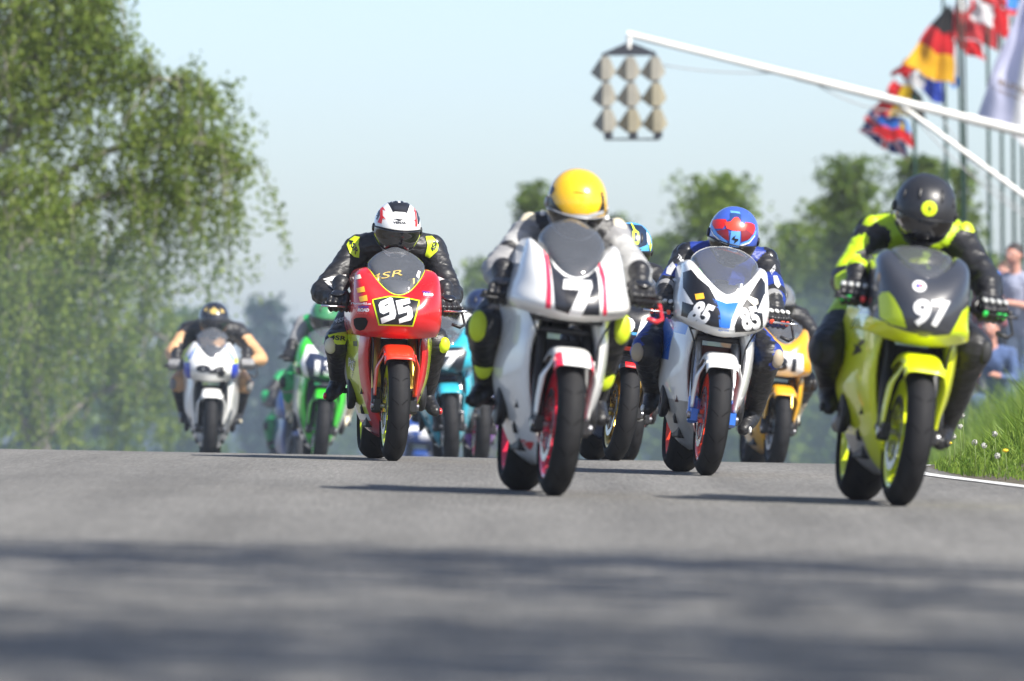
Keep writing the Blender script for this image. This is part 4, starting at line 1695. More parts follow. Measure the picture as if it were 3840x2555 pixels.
jj = J(B, helmet=(3468, 782, .50), shL=(3280, 885, .74), shR=(3592, 905, .74), elL=(3170, 1050, .50), elR=(3700, 1062, .50),
       haL=(3202, 1108, .25), haR=(3718, 1170, .25), knL=(3100, 1315, .60), knR=(3650, 1310, .62), anL=(3112, 1440, .90), anR=(3540, 1600, .95), toL=(3108, 1500, .84), toR=(3530, 1650, .87))
handlebar(R['root'], jj['haL'], jj['haR'], DARKM)


def fn97(b, t, c, n, j):
    s = 1 if c.x > 0 else -1
    if b in ('upper', 'fore', 'elbow'):
        if s < 0:
            return 1 if n.x < .05 and b != 'elbow' else 0
        return 0
    if b == 'shoulder':
        return 0
    if b in ('torso', 'collar', 'hump'):
        return 1 if (noise.noise(c * 10) > -.12) else 0
    if b == 'thigh':
        return 1 if t < .62 and s < 0 else 0
    return 0


PR = build_rider(B, 'racer in fluorescent and black leathers and matte black helmet riding number 97', jj,
                 dict(list=[L_BLACK, L_YEL], fn=fn97), voxel=.011, seed=4)
HBK = M('helmet_matte_black', (.022, .023, .027), .38, coat=.15, coatr=.3, var=.05)
hm = build_helmet(PR['root'], PR['j']['helmet'], 26, HBK, HBK, roll=4, visor_el=(-32, 8))
H = hm['obj']
hb = bvh_of([H])
hi = hm['mtx'].inverted()
f = B.plane(.36, q9)
st(H, hb, f, ell(566, 214, 34, 34), ST['yellow'], 'helmet_badge', 0, step=.01, hm=hi)
st(H, hb, f, [(572, 196), (556, 214), (566, 216), (560, 236), (578, 212), (568, 211)], ST['black'], 'helmet_badge_mark', 1, step=.01, hm=hi)
bb = bvh_of([PR['body']])
PB = PR['body']
f = B.plane(.66, q9)
for s, q_ in ((-1, 'L'), (1, 'R')):
    sh, k = PR['j']['sh' + q_], PR['j']['kn' + q_]
    pad(PR['root'], sh + Vector((s * .028, -.055, .02)), (s * .4, -1, .35), (.042, .068, .026), SL_Y if s > 0 else leather('pad_yellow', (.45, .62, .01)), 'shoulder_pad')
    pad(PR['root'], k + Vector((s * .045, -.055, -.01)), (s * .6, -1, -.1), (.03, .05, .025), MATTE)
    build_boot(PR['root'], PR['j']['an' + q_], PR['j']['to' + q_], k, s, [L_BLACK, MATTE, BLACK])
    g = build_glove(PR['root'], PR['j']['ha' + q_], s, [L_BLACK, L_BLACK, L_BLACK, L_YEL if s < 0 else L_BLACK], ang=s * 14, tilt=28)
    knuckle_pads(g, s, paint('knuckle_grey', (.45, .46, .45)), [paint('finger_red', (.8, .03, .04)), paint('finger_red', (.8, .03, .04)), paint('finger_green', (.03, .75, .12)), paint('finger_green', (.03, .75, .12))] if s < 0 else paint('finger_green', (.03, .75, .12)))
# ---------------------------------------------------------------- the riders further back
def ftext(R, word, cx, cz, w, h, mat, slant=0, lv=1, bold=.04, name='race_number'):
    up = R['upper']
    bv = R.setdefault('bvh', bvh_of([up]))
    vs, fs = text_tris(word, bold)
    pts = [(cx + (u - .5) * w + slant * v, cz + (v - .5) * h) for u, v in vs]
    return decal(name, pts, fs, lambda p: Vector((p[0], -.5, p[1])), bv, mat, up, off=.0022 + .0014 * lv, step=.012)


def fpoly(R, pts, mat, lv=0, name='fairing_panel', tgt=None):
    up = tgt or R['upper']
    bv = bvh_of([up]) if tgt else R.setdefault('bvh', bvh_of([up]))
    vs, fs = poly_tris(pts)
    return decal(name, vs, fs, lambda p: Vector((p[0], -.5, p[1])), bv, mat, up, off=.0022 + .0014 * lv, step=.014)


def far_bike(px, dist, yaw, lean, blabel, rlabel, cols, suit, helmet, jo=None, hpitch=26, extra=None, steer=3, gloves=None, boots=None, upper=None, screen=None, seed=10, scale=1.0, sliders=None, hkw={}, detail=True):
    B = Bike(px, dist, yaw, lean, steer, scale)
    o = dict(hi=False, screen=(1.15, .13, .10, .055, .33))
    if upper:
        o['upper'] = upper
    o.update(cols)
    R = build_bike(B, blabel, '', o)
    j = {k: Vector(v) for k, v in {**GEN, **(jo or {})}.items()}
    handlebar(R['root'], j['haL'], j['haR'], cols.get('lever', DARKM))
    P = build_rider(B, rlabel, j, suit, voxel=.016, seed=seed)
    h = build_helmet(P['root'], j['helmet'], hpitch, helmet[0], helmet[1] if len(helmet) > 1 else None, roll=lean * .4, **hkw)
    gl = gloves or [L_BLACK]
    for s, q in ((-1, 'L'), (1, 'R')):
        bt = boots or [L_BLACK, BLACK, BLACK]
        build_boot(P['root'], j['an' + q], j['to' + q], j['kn' + q], s, bt, fine=False)
        g = build_glove(P['root'], j['ha' + q], s, gl, ang=s * 12, tilt=28, fine=False)
        pad(P['root'], j['kn' + q] + Vector((s * .045, -.055, -.01)), (s * .6, -1, -.1), (.032, .05, .026), sliders or BLACK)
    if extra:
        extra(B, R, P, h)
    return B, R, P, h


UG = DEF_UPPER


def hdec(B, h, polys, yl=.40, side=0):
    """helmet graphics given in metres from the helmet centre, seen from the front"""
    H = h['obj']
    bv = bvh_of([H])
    hi = h['mtx'].inverted()
    c = h['mtx'].translation
    for pts, m, lv in polys:
        vs, fs = poly_tris(pts)
        decal('helmet_graphic', vs, fs, lambda p: Vector((c.x + p[0], -.5, c.z + p[1])), bv, m, H, off=.0022 + .0014 * lv, step=.012, inv=hi)


# -- black machine close behind number 7, blue and white helmet
def ex_k(B, R, P, h):
    up = R['upper']
    bv = bvh_of([up])
    q8 = (2280, 1140, 3.135)
    f = B.plane(-.08, (q8[0], q8[1], q8[2]))
    stt(up, bv, f, '01', (100, 128), (475, 205), (35, 330), ST['white'], 1, bold=.06, name='race_number')
    lb, nv, yg = sticker('sky_blue', (.12, .50, .85)), sticker('helmet_navy', (.01, .025, .06)), sticker('helmet_lime', (.62, .85, .05))
    hdec(B, h, [
        ([(-.075, .10), (-.05, .128), (.045, .13), (.075, .105), (.085, .02), (.04, -.005), (-.03, -.005), (-.07, .02)], nv, 0),
        ([(-.022, .135), (-.012, .135), (.006, .10), (.028, .085), (.034, .02), (.028, .010), (-.004, .010), (-.010, .02), (-.012, .08), (-.006, .095)], yg, 1),
        ([(.002, .080), (.020, .078), (.022, .028), (.004, .028)], nv, 2),
        ([(-.112, .06), (-.085, .085), (-.075, .07), (-.062, .02), (-.095, .01)], ST['white'], 1),
        ([(.075, .095), (.092, .08), (.106, .045), (.098, .015), (.082, .04)], ST['white'], 1),
        ([(.102, .05), (.117, .02), (.112, -.02), (.100, .01)], yg, 2),
    ])
    H = h['obj']
    hb = bvh_of([H])
    c = h['mtx'].translation
    vs, fs = text_tris('LS2', .03)
    decal('helmet_lettering', [(c.x - .03 + .085 * u, c.z - .028 + .018 * v) for u, v in vs], fs, lambda p: Vector((p[0], -.5, p[1])), hb, nv, H, off=.004, step=.012, inv=h['mtx'].inverted())


UK = [(.145, .92, 1.04, -.03, .28, .145, .34, 1.8, 2.2), (.17, .91, 1.04, -.05, .26, .175, .42, 1.8, 2.2), (.21, .885, .98, -.09, .20, .22, .52, 1.8, 2.2),
      (.225, .835, .90, -.12, .17, .235, .56, 1.7, 2.2), (.222, .775, .82, -.13, .16, .235, .58, 1.6, 2.2), (.215, .725, .76, -.11, .16, .235, .58, 1.5, 2.2), (.20, .69, .73, -.02, .18, .225, .58, 1.8, 2.4)]
cols_k = dict(body=NAVYP, ucol=lambda u, v: 1 if v < .70 else (2 if v < .76 else 0), umats=[NAVYP, BLACKP, paint('sky_blue', (.10, .45, .85))], fork_up=GOLD, fork_low=BLACK, fender=BLACKP,
              fcol=lambda u, v: 1 if v < .09 and .3 < u < .7 else 0, fmats=[BLACKP, RED], stay=.26, rim=GOLD, hi=True, lever=RED)
far_bike(2302, 50.0, 5.0, 6.5, 'black and navy racing motorcycle half hidden behind the white number 7 machine',
         'racer with a light blue and lime helmet right behind the white number 7 machine', cols_k, dict(list=[L_BLACK, L_WHITE]),
         [paint('helmet_sky', (.10, .42, .80), .25), BLACKP], jo=dict(helmet=(-.02, .50, 1.28), shL=(-.19, .74, 1.12), shR=(.16, .74, 1.12), haR=(.27, .27, .86), toR=(.19, .78, .28), anR=(.185, .90, .36)),
         extra=ex_k, boots=[L_WHITE, BLACK, BLACK], seed=5, upper=UK, steer=4)

# -- orange-red machine behind that one
far_bike(2352, 56.0, 4.0, 4.0, 'orange red racing motorcycle almost hidden behind the black and navy one',
         'racer in dark leathers crouched on the almost hidden orange red machine', dict(body=ORED, rim=BLACK, fender=BLACKP), dict(list=[L_BLACK]), [BLACKP],
         jo=dict(helmet=(0, .56, 1.12), shL=(-.18, .78, 1.04), shR=(.18, .78, 1.04), elL=(-.27, .56, .88), elR=(.27, .56, .88)), seed=6)


# -- amber machine, silver helmet
def ex_y(B, R, P, h):
    fpoly(R, [(-.16, .86), (-.02, .88), (.13, .87), (.15, .75), (.10, .70), (-.1, .70), (-.15, .75)], ST['white'], 0, 'number_plate')
    ftext(R, '81', 0.0, .785, .17, .10, ST['grey'], lv=1)


UY = [(.15, .93, 1.06, -.03, .28, .15, .34, 1.8, 2.2), (.175, .92, 1.06, -.05, .26, .18, .42, 1.8, 2.2), (.19, .90, 1.02, -.09, .20, .20, .52, 1.6, 2.2),
      (.205, .85, .93, -.12, .17, .225, .56, 1.6, 2.2), (.222, .79, .82, -.13, .16, .235, .58, 1.6, 2.2), (.225, .73, .75, -.09, .16, .235, .58, 1.6, 2.2), (.205, .70, .72, -.01, .18, .225, .58, 1.8, 2.4)]
far_bike(2902, 63.0, 5.0, 4.0, 'amber yellow racing motorcycle partly hidden behind number 85', 'racer with a silver helmet and tan sleeves on the amber machine',
         dict(body=AMBER, rim=BLACK, fender=AMBER, fork_up=GOLD), dict(list=[L_BLACK, L_TAN, L_WHITE], reg=dict(fore=1, elbow=1)), [paint('helmet_silver', (.15, .155, .16), .2), BLACKP],
         jo=dict(helmet=(-.02, .5, 1.26), elR=(.37, .52, .93), elL=(-.36, .52, .93)), extra=ex_y, boots=[L_CREAM, BLACK, BLACK], seed=7, upper=UY)


# -- white and blue machine at the far left, rider in tan and black
def ex_w(B, R, P, h):
    for s in (-1, 1):
        fpoly(R, [(s * .105, 1.0), (s * .125, .985), (s * .20, .87), (s * .178, .868)], ST['blue'], 0, 'stripe')
        fpoly(R, [(s * .175, .84), (s * .232, .86), (s * .236, .72), (s * .165, .70)], sticker('flag_blue', (.02, .05, .45)), 0, 'blue_panel')
        fpoly(R, [(s * .19, .90), (s * .225, .88), (s * .232, .85), (s * .19, .845)], ST['yellow'], 1)
    ftext(R, '94', 0.0, .775, .25, .10, ST['black'], lv=1, bold=.06)
    c = h['mtx'].translation
    hdec(B, h, [([(-.03, .07), (.0, .1), (.03, .07), (.05, .09), (.02, .04), (-.02, .04), (-.05, .09)], ST['gold'], 0), ([(-.085, .07), (-.06, .10), (-.06, .06)], ST['gold'], 0),
                ([(.06, .09), (.09, .06), (.06, .05)], ST['gold'], 0)])


def fn_w(b, t, c, n, j):
    if b in ('upper', 'fore', 'elbow'):
        return 1 if n.x * (1 if c.x > 0 else -1) > -.35 else 0
    if b == 'torso':
        return 1 if abs(c.x) < .1 or c.z < 1.0 else 0
    if b == 'thigh':
        return 1 if t > .7 else 0
    return 0


far_bike(781, 71.0, 1.5, 0.5, 'white and blue racing motorcycle furthest to the left', 'racer in tan and black leathers with wide elbows on the white and blue machine',
         dict(body=WHITE, rim=BLACK, fender=WHITE, fmats=[WHITE], stay=.24, rad_mat=BLACK), dict(list=[L_BLACK, L_TAN, L_WHITE], fn=fn_w), [paint('helmet_black_gold', (.015, .015, .02), .25)],
         jo=dict(helmet=(0.01, .48, 1.22), shL=(-.20, .72, 1.12), shR=(.21, .72, 1.12), elL=(-.33, .52, .93), elR=(.41, .52, .90), haR=(.30, .27, .84), haL=(-.30, .27, .82)), extra=ex_w,
         gloves=[L_BLACK, L_GREY, L_GREY], boots=[L_BLACK, L_CREAM, BLACK], sliders=L_GREY, seed=8, hpitch=30,
         upper=[(.13, .885, 1.02, -.03, .28, .13, .34, 1.7, 2.2), (.15, .875, 1.02, -.05, .26, .16, .42, 1.7, 2.2), (.19, .85, .96, -.09, .20, .20, .52, 1.6, 2.2), (.225, .80, .87, -.12, .17, .235, .56, 1.6, 2.2),
                (.228, .75, .79, -.12, .16, .235, .58, 1.6, 2.2), (.22, .71, .745, -.06, .16, .23, .58, 1.6, 2.3), (.205, .69, .72, .0, .18, .225, .58, 1.8, 2.4)])


# -- green machine, number 13
def ex_g(B, R, P, h):
    fpoly(R, [(-.135, .92), (.135, .92), (.165, .84), (.12, .70), (-.12, .70), (-.165, .84)], sticker('plate_navy', (.015, .025, .06)), 1, 'number_field')
    fpoly(R, [(-.16, .985), (.16, .985), (.205, .83), (.15, .665), (-.15, .665), (-.205, .83)], ST['white'], 0, 'number_plate')
    ftext(R, '13', 0.0, .80, .17, .125, ST['white'], lv=2, bold=.05)
    fpoly(R, [(-.235, .80), (-.20, .80), (-.185, .745), (-.20, .71), (-.235, .72)], BLACK_ST, 1, 'air_duct')


far_bike(1192, 70.0, 3.0, 3.0, 'bright green racing motorcycle carrying number 13', 'racer in green and grey leathers on the green number 13 machine',
         dict(body=GREEN, rim=GREEN, fender=GREEN, stay=.24, scol=lambda u, v: 1 if u > .3 and v > .1 else 0, smats=[GREEN, WHITE], fork_up=BLACK), dict(list=[L_GREY, L_GRN, L_BLACK], reg=dict(torso=1, collar=1, shin=1, thigh=1, fore=2, elbow=2, upper=0)),
         [paint('helmet_green', (.04, .22, .08), .25), GREYP], jo=dict(helmet=(-.01, .52, 1.24), elL=(-.26, .56, .95), elR=(.26, .56, .95)), extra=ex_g, boots=[L_CREAM, BLACK, BLACK], seed=9)


# -- turquoise machine, number 7
def ex_t(B, R, P, h):
    fpoly(R, [(-.17, .90), (.13, .90), (.16, .86), (.11, .70), (-.13, .70), (-.18, .82)], sticker('plate_dark', (.015, .02, .03)), 0, 'number_plate')
    ftext(R, '17', -.02, .80, .22, .14, ST['white'], slant=.03, lv=1, bold=.06)


far_bike(1690, 65.0, 2.0, -3.5, 'turquoise racing motorcycle between the red number 95 and the white number 7', 'racer in white leathers on the turquoise machine behind number 95',
         dict(body=TURQ, rim=BLACK, fender=TURQ, fork_up=ALU, stay=.16), dict(list=[L_WHITE, L_BLACK], reg=dict(fore=1, torso=1, thigh=1, shin=1)), [paint('helmet_plain_white', (.72, .72, .70), .25)],
         jo=dict(helmet=(0.02, .52, 1.20), shR=(.20, .72, 1.08), elR=(.33, .52, .96)), extra=ex_t, gloves=[L_GREY], boots=[BLACK, BLACK, BLACK], seed=11)

# -- navy and purple machine with a rider in navy
far_bike(1800, 67.0, 2.0, 0.0, 'navy and purple racing motorcycle seen beside the left leg of the number 7 racer', 'racer in navy leathers on the navy and purple machine',
         dict(body=NAVYP, rim=PINK, fender=NAVYP, scol=lambda u, v: 1 if v > .3 else 0, smats=[NAVYP, PURPLE], lipmat=1), dict(list=[leather('navy_suit', (.015, .022, .05))]), [NAVYP], jo=dict(elL=(-.30, .5, 1.0), shL=(-.2, .7, 1.12)), seed=12)


# -- dark blue machine far behind, 93
def ex_b(B, R, P, h):
    ftext(R, '93', 0.0, .80, .27, .16, ST['white'], lv=1, bold=.09)


DBLUE = paint('deep_blue', (.012, .05, .22))
far_bike(1568, 90.0, 0.0, 0.0, 'deep blue racing motorcycle numbered 93 beyond the front wheel of number 95', 'racer hidden behind number 95 on the deep blue machine',
         dict(body=DBLUE, rim=BLACK, fender=DBLUE), dict(list=[L_BLACK]), [DBLUE], extra=ex_b, seed=13)
far_bike(1108, 86.0, 3.0, 2.0, 'dark blue racing motorcycle beyond the green number 13', 'racer in dark green leathers beyond the green number 13 machine',
         dict(body=DBLUE, rim=BLACK, fender=NAVYP), dict(list=[L_GRN, L_BLACK], reg=dict(torso=1, upper=1)), [DBLUE], seed=14, jo=dict(helmet=(0, .56, 1.16)))
import numpy as np
# ---------------------------------------------------------------- start-light boom
DB = 100.0
BOOMM = M('boom_white', (.74, .73, .69), .5, var=.12, vscale=3)
boom = empty('light_boom', at(4150, 1500, DB))
boom.location = (at(4300, 1400, DB).x, DB, ground_z(at(4300, 1400, DB).x, DB))
props(boom, 'long white slanting boom with a brace that carries the start lights over the track', 'boom')
bl = boom.location.copy()


def rel(p):
    return Vector(p) - bl


mb = MB()
a, b = at(2352, 128, DB), at(4300, 612, DB)
mb.tube([rel(a), rel(a.lerp(b, .33))], [.036, .040], seg=14)
mb.tube([rel(a.lerp(b, .325)), rel(a.lerp(b, .66))], [.047, .050], seg=14)
mb.tube([rel(a.lerp(b, .655)), rel(b)], [.058, .062], seg=14)
mb.build('arm', [BOOMM], boom, sharp=50)
mb = MB()
mb.tube([rel(at(3372, 392, DB)), rel(at(3850, 742, DB)), rel(at(4300, 1070, DB))], [.028, .03, .03], seg=12)
mb.build('brace', [BOOMM], boom, sharp=50)
mb = MB()
mb.tube([Vector((0, 0, -.1)), rel(b) + Vector((0, 0, .3))], [.11, .09], seg=16)
mb.build('mast', [BOOMM], boom, sharp=50)


def sag(p0, p1, d, n=14):
    return [Vector(p0).lerp(Vector(p1), i / n) - Vector((0, 0, d * 4 * (i / n) * (1 - i / n))) for i in range(n + 1)]


CABLE = M('cable_grey', (.35, .35, .36), .5)
mb = MB()
mb.tube([rel(p) for p in sag(at(2488, 244, DB), at(2990, 268, DB), .05)], .008, seg=6)
mb.tube([rel(p) for p in sag(at(2990, 268, DB), at(3400, 420, DB), .12)], .008, seg=6)
mb.tube([rel(p) for p in sag(at(3400, 410, DB), at(4100, 940, DB), .22)], .008, seg=6)
mb.tube([rel(p) for p in sag(at(3520, 420, DB), at(4100, 800, DB), .5)], .006, seg=6)
o = mb.build('cable', [CABLE], boom)

sig = empty('start_light_panel', at(2362, 160, DB - .1))
props(sig, 'hanging start signal of nine hooded lamps in three columns', 'traffic light')
sl_ = sig.location.copy()
HOUS = M('lamp_housing', (.30, .285, .24), .6, var=.12, vscale=4)
HOUS2 = M('lamp_housing_yellowed', (.30, .27, .19), .6, var=.12, vscale=4)
HDARK = M('signal_bracket', (.030, .034, .045), .5)
u_ = DB / FPX     # metres per photo pixel here


def spx(x, y, d=0):
    """enlarged-photo units of the lamp panel"""
    p = at(2180 + x / 3.2661, 80 + y / 3.2661, DB - .1)
    return Vector((p.x, p.y + d, p.z)) - sl_


mb = MB()
out = [(250, 440), (248, 400), (540, 270), (640, 270), (910, 380), (925, 440), (850, 420), (330, 420)]
vs = [spx(x, y, -.02) for x, y in out] + [spx(x, y, .05) for x, y in out]
n = len(out)
mb.add(vs, [tuple(range(n))[::-1], tuple(range(n, 2 * n))] + [(i, (i + 1) % n, n + (i + 1) % n, n + i) for i in range(n)])
mb.tube([spx(285, 430, .02), spx(310, 1440, .02)], .02, seg=8)
mb.tube([spx(592, 430, .02), spx(620, 1440, .02)], .02, seg=8)
mb.tube([spx(895, 430, .02), spx(920, 1440, .02)], .02, seg=8)
mb.tube([spx(285, 1445, .0), spx(960, 1445, .0)], .012, seg=8)
mb.build('bracket', [HDARK], sig, smooth=False)
mb = MB()
mb.tube([spx(585, 190, 0), spx(585, 335, 0)], .03, seg=12)
mb.build('hanger', [BOOMM], sig, sharp=50)
for c in range(3):
    for r in range(3):
        x0 = 248 + 304 * c + 12 * r + (2 if r else 0)
        y0 = (440, 760, 1075)[r]
        h = 285
        w = 96
        mb = MB()
        P0 = [spx(x0, y0, -.11), spx(x0 + w, y0, -.11), spx(x0 + w, y0 + h, -.11), spx(x0, y0 + h, -.11)]
        top = [spx(x0 - 20, y0 + 15, .02), spx(x0 + w + 5, y0 + 10, .02)]
        bot = [spx(x0 - 22, y0 + h + 5, .02), spx(x0 + w + 3, y0 + h, .02)]
        lf = [spx(x0 - 138, y0 + .68 * h, .06), spx(x0 - 30, y0 + 30, .12)]
        rt = [spx(x0 + w + 84, y0 + .64 * h, .06)]
        vs = P0 + top + bot + [lf[0]] + rt + [spx(x0 + 40, y0 + 20, .14), spx(x0 + 40, y0 + h - 10, .14)]
        # 0-3 front, 4 5 top, 6 7 bottom, 8 left point, 9 right point, 10 11 rear
        fs = [(0, 3, 2, 1), (0, 1, 5, 4), (3, 6, 7, 2), (0, 4, 8), (0, 8, 3), (3, 8, 6), (1, 9, 5), (1, 2, 9), (2, 7, 9), (4, 10, 8), (6, 8, 11), (8, 10, 11), (5, 9, 10), (7, 11, 9), (9, 11, 10), (4, 5, 10), (6, 11, 7)]
        mb.add(vs, fs)
        lamp = mb.build('lamp_housing', [HOUS2 if (c + r) > 2 else HOUS], sig, smooth=False)
        mb = MB()
        if r < 2:
            mb.box(spx(x0 + w / 2, y0 + h + 12, -.06), (.085, .09, .018))
        else:
            mb.box(spx(x0 + w / 2 + 8, y0 + h + 35, -.04), (.10, .09, .065))
        mb.build('lamp_collar', [HDARK], lamp, smooth=False)

# ---------------------------------------------------------------- flag poles and flags
DP = 120.0
POLEG = M('pole_green', (.008, .05, .032), .8, spec=.1, var=.15, vscale=2)
POLEY = M('pole_weathered', (.05, .065, .055), .8, spec=.1, var=.15, vscale=2)


def pole(px0, py0, px1, rad, label, grp=True, mat=POLEG):
    """top (px0, py0), foot on the ground under px1 (column at photo row 1200)"""
    t = at(px0, py0, DP)
    b_ = at(px1, 1200, DP)
    k = (t.x - b_.x) / (t.z - b_.z)
    gz_ = -.3
    foot = Vector((b_.x + k * (gz_ - b_.z), DP, gz_))
    o = empty('flag_pole', foot)
    props(o, label, 'flag pole', 'green flag poles along the track side')
    mb = MB()
    top = t - foot
    mb.tube([(0, 0, 0), top * .5, top], [rad * 1.15, rad, rad * .75], seg=12)
    mb.build('shaft', [mat], o, sharp=50)
    mb = MB()
    mb.ball(top + Vector((0, 0, .03)), rad * 1.2, seg=12, ring=8)
    mb.build('finial', [mat], o)
    mb = MB()
    mb.tube([(.0, -.1, .9), top * .5 + Vector((0, -.1, 0)), top + Vector((0, -.09, 0))], .007, seg=5)
    mb.build('halyard', [M('halyard_dark', (.03, .04, .035), .8)], o)
    return o


pole(3428, 380, 3436, .034, 'thickest green flag pole furthest left with the British flag')
pole(3535, -60, 3560, .026, 'thin green flag pole just left of the German flag pole')
pole(3590, -150, 3622, .030, 'leaning green flag pole that carries the German flag', mat=POLEG)
pole(3610, -260, 3630, .020, 'thin weathered pole close beside the German flag pole', mat=POLEY)
pole(3700, -200, 3714, .026, 'green flag pole below the red and white flags')
pole(3750, -260, 3762, .024, 'green flag pole just left of the white lettered banner')
pole(3792, -260, 3806, .024, 'green flag pole behind the middle of the white banner')
pole(3826, -260, 3840, .024, 'green flag pole at the right edge of the photo')
pole(3920, -700, 3925, .035, 'green pole that carries the white lettered banner')

CL = {k: M('cloth_' + k, c, .85, var=.06, vscale=3) for k, c in dict(black=(.02, .02, .022), red=(.62, .012, .018), lred=(.75, .07, .08), gold=(.85, .45, .01), yellow=(.85, .58, .01), white=(.75, .75, .76),
                                                                    blue=(.01, .10, .42), royal=(.03, .07, .45), sky=(.07, .30, .75), lilac=(.60, .61, .78), navy=(.02, .02, .14), brown=(.30, .24, .20)).items()}
for k in CL.values():      # thin cloth lets some light through
    nt = k.node_tree
    b_ = nt.nodes['Principled BSDF']
    tl = nt.nodes.new('ShaderNodeBsdfTranslucent')
    mx = nt.nodes.new('ShaderNodeMixShader')
    mx.inputs[0].default_value = .35
    src = b_.inputs['Base Color'].links[0].from_socket
    nt.links.new(src, tl.inputs[0])
    nt.links.new(b_.outputs[0], mx.inputs[1])
    nt.links.new(tl.outputs[0], mx.inputs[2])
    nt.links.new(mx.outputs[0], nt.nodes['Material Output'].inputs[0])


def flag(q4, d, cols, fn, label, wav=.12, seed=0, nu=44, nv=44, text=None):
    """cloth between four corners (enlarged-photo units), hanging in folds"""
    C4 = [at(3100 + x / 1.9595, y / 1.9595, d) for x, y in q4]
    o0 = C4[1]

    def P(u, v):
        p = C4[0] * ((1 - u) * (1 - v)) + C4[1] * (u * (1 - v)) + C4[2] * (u * v) + C4[3] * ((1 - u) * v)
        w = sin(u * 7.5 + v * 2.1 + seed) * .6 + sin(u * 15 - v * 3 + seed * 2) * .25 + .35 * noise.noise(Vector((u * 3, v * 3, seed)))
        edge = .02 * noise.noise(Vector((u * 5, v * 5, seed + 9)))
        return p - o0 + Vector((edge + .02 * sin(v * 9 + seed) * (1 - u), w * wav * (1.05 - u), edge + .03 * sin(u * 8 + seed)))
    mb = MB()
    mb.grid(P, nu, nv, col=fn)
    o = mb.build('flag', [CL[c] for c in cols])
    o.location = o0
    props(o, label, 'flag', 'flags flying from the green poles')
    return o, P


def uk(u, v):
    a, b_ = abs(u - .5), abs(v - .5)
    if a < .05 or b_ < .08:
        return 1
    if a < .09 or b_ < .14:
        return 2
    d = abs(a - b_)
    return 1 if d < .03 else (2 if d < .09 else 0)


flag([(335, 790), (560, 890), (600, 1190), (238, 975)], DP + .5, ['navy', 'red', 'white'], uk, 'British flag, lowest of the bunch of flags', seed=1)
flag([(385, 850), (600, 885), (640, 1078), (345, 975)], DP - .2, ['blue', 'red', 'yellow', 'sky'], lambda u, v: (1 if v > .48 else (3 if u > .86 else (2 if u > .70 and v > .2 else 0))), 'blue and red flag with a yellow corner over the British flag', seed=2)
flag([(500, 585), (700, 690), (735, 892), (345, 820)], DP + .2, ['red', 'yellow', 'black'], lambda u, v: 0 if u < .30 else (1 if u < .66 else 2), 'Belgian flag behind the white boom', seed=3)
flag([(590, 420), (660, 500), (600, 580), (462, 542)], DP + 1.2, ['red'], lambda u, v: 0, 'small plain red piece of flag left of the German flag', seed=4)
flag([(615, 520), (850, 600), (858, 775), (560, 600)], DP + .4, ['white', 'royal'], lambda u, v: 0 if u < .5 else 1, 'white and blue flag just under the German flag', seed=5)
flag([(868, 240), (945, 290), (972, 655), (845, 590)], DP + .9, ['white', 'sky'], lambda u, v: 1 if v > .8 else 0, 'narrow white and sky blue flag right of the German flag', seed=6)
flag([(885, 38), (925, 70), (945, 640), (556, 480)], DP - .6, ['black', 'red', 'gold'], lambda u, v: 0 if v < .33 else (1 if v < .64 else 2), 'large black, red and gold German flag', seed=7, wav=.22)
flag([(900, 235), (1150, 340), (1182, 472), (945, 330)], DP + 1.5, ['red', 'white'], lambda u, v: 1 if u > .93 else 0, 'small red flag tail below the red and white flags', seed=8)
flag([(975, -30), (1290, 120), (1268, 378), (872, 215)], DP + .2, ['white', 'lred'], lambda u, v: 0 if (v < .33 and u < .5) or u > .95 else 1, 'white and light red flag right of the German flag', seed=9, wav=.2)
flag([(1075, -20), (1340, 70), (1362, 300), (1020, 110)], DP - .5, ['white', 'red'], lambda u, v: 0 if .08 < u < .58 or u > .95 else 1, 'red, white and red Austrian flag near the top right', seed=10)
flag([(1080, -60), (1425, -80), (1398, 118), (1180, 20)], DP - .9, ['lred', 'sky', 'white'], lambda u, v: 1 if u > .68 and v < .75 else 0, 'red flag with a blue wedge at the top edge', seed=11)
ban, PBn = flag([(1440, -60), (1700, -120), (1660, 1180), (1098, 860)], DP - 14, ['lilac', 'white', 'brown'], lambda u, v: 0 if u < .42 else 1, 'big white banner with brown lettering at the right edge', seed=12, wav=.3)
bvn = bvh_of([ban])
Mi_ = ban.matrix_basis.inverted()


def bdec(word, x0, y0, x1, y1, x2, y2, nm='banner_lettering'):
    vs, fs = text_tris(word, .02)
    z = lambda x, y: at(3560 + x / 4.357, 200 + y / 4.357, DP - 14)
    TL, TR, BL = z(x0, y0), z(x1, y1), z(x2, y2)
    pts = [(u, v) for u, v in vs]
    decal(nm, pts, fs, lambda p: BL + (TR - TL) * p[0] + (TL - BL) * p[1], bvn, CL['brown'], ban, off=.006, step=.04, inv=Mi_)


bdec('auto', 810, 370, 1250, 570, 800, 500)
bdec('- motor -', 730, 520, 1230, 760, 720, 580)

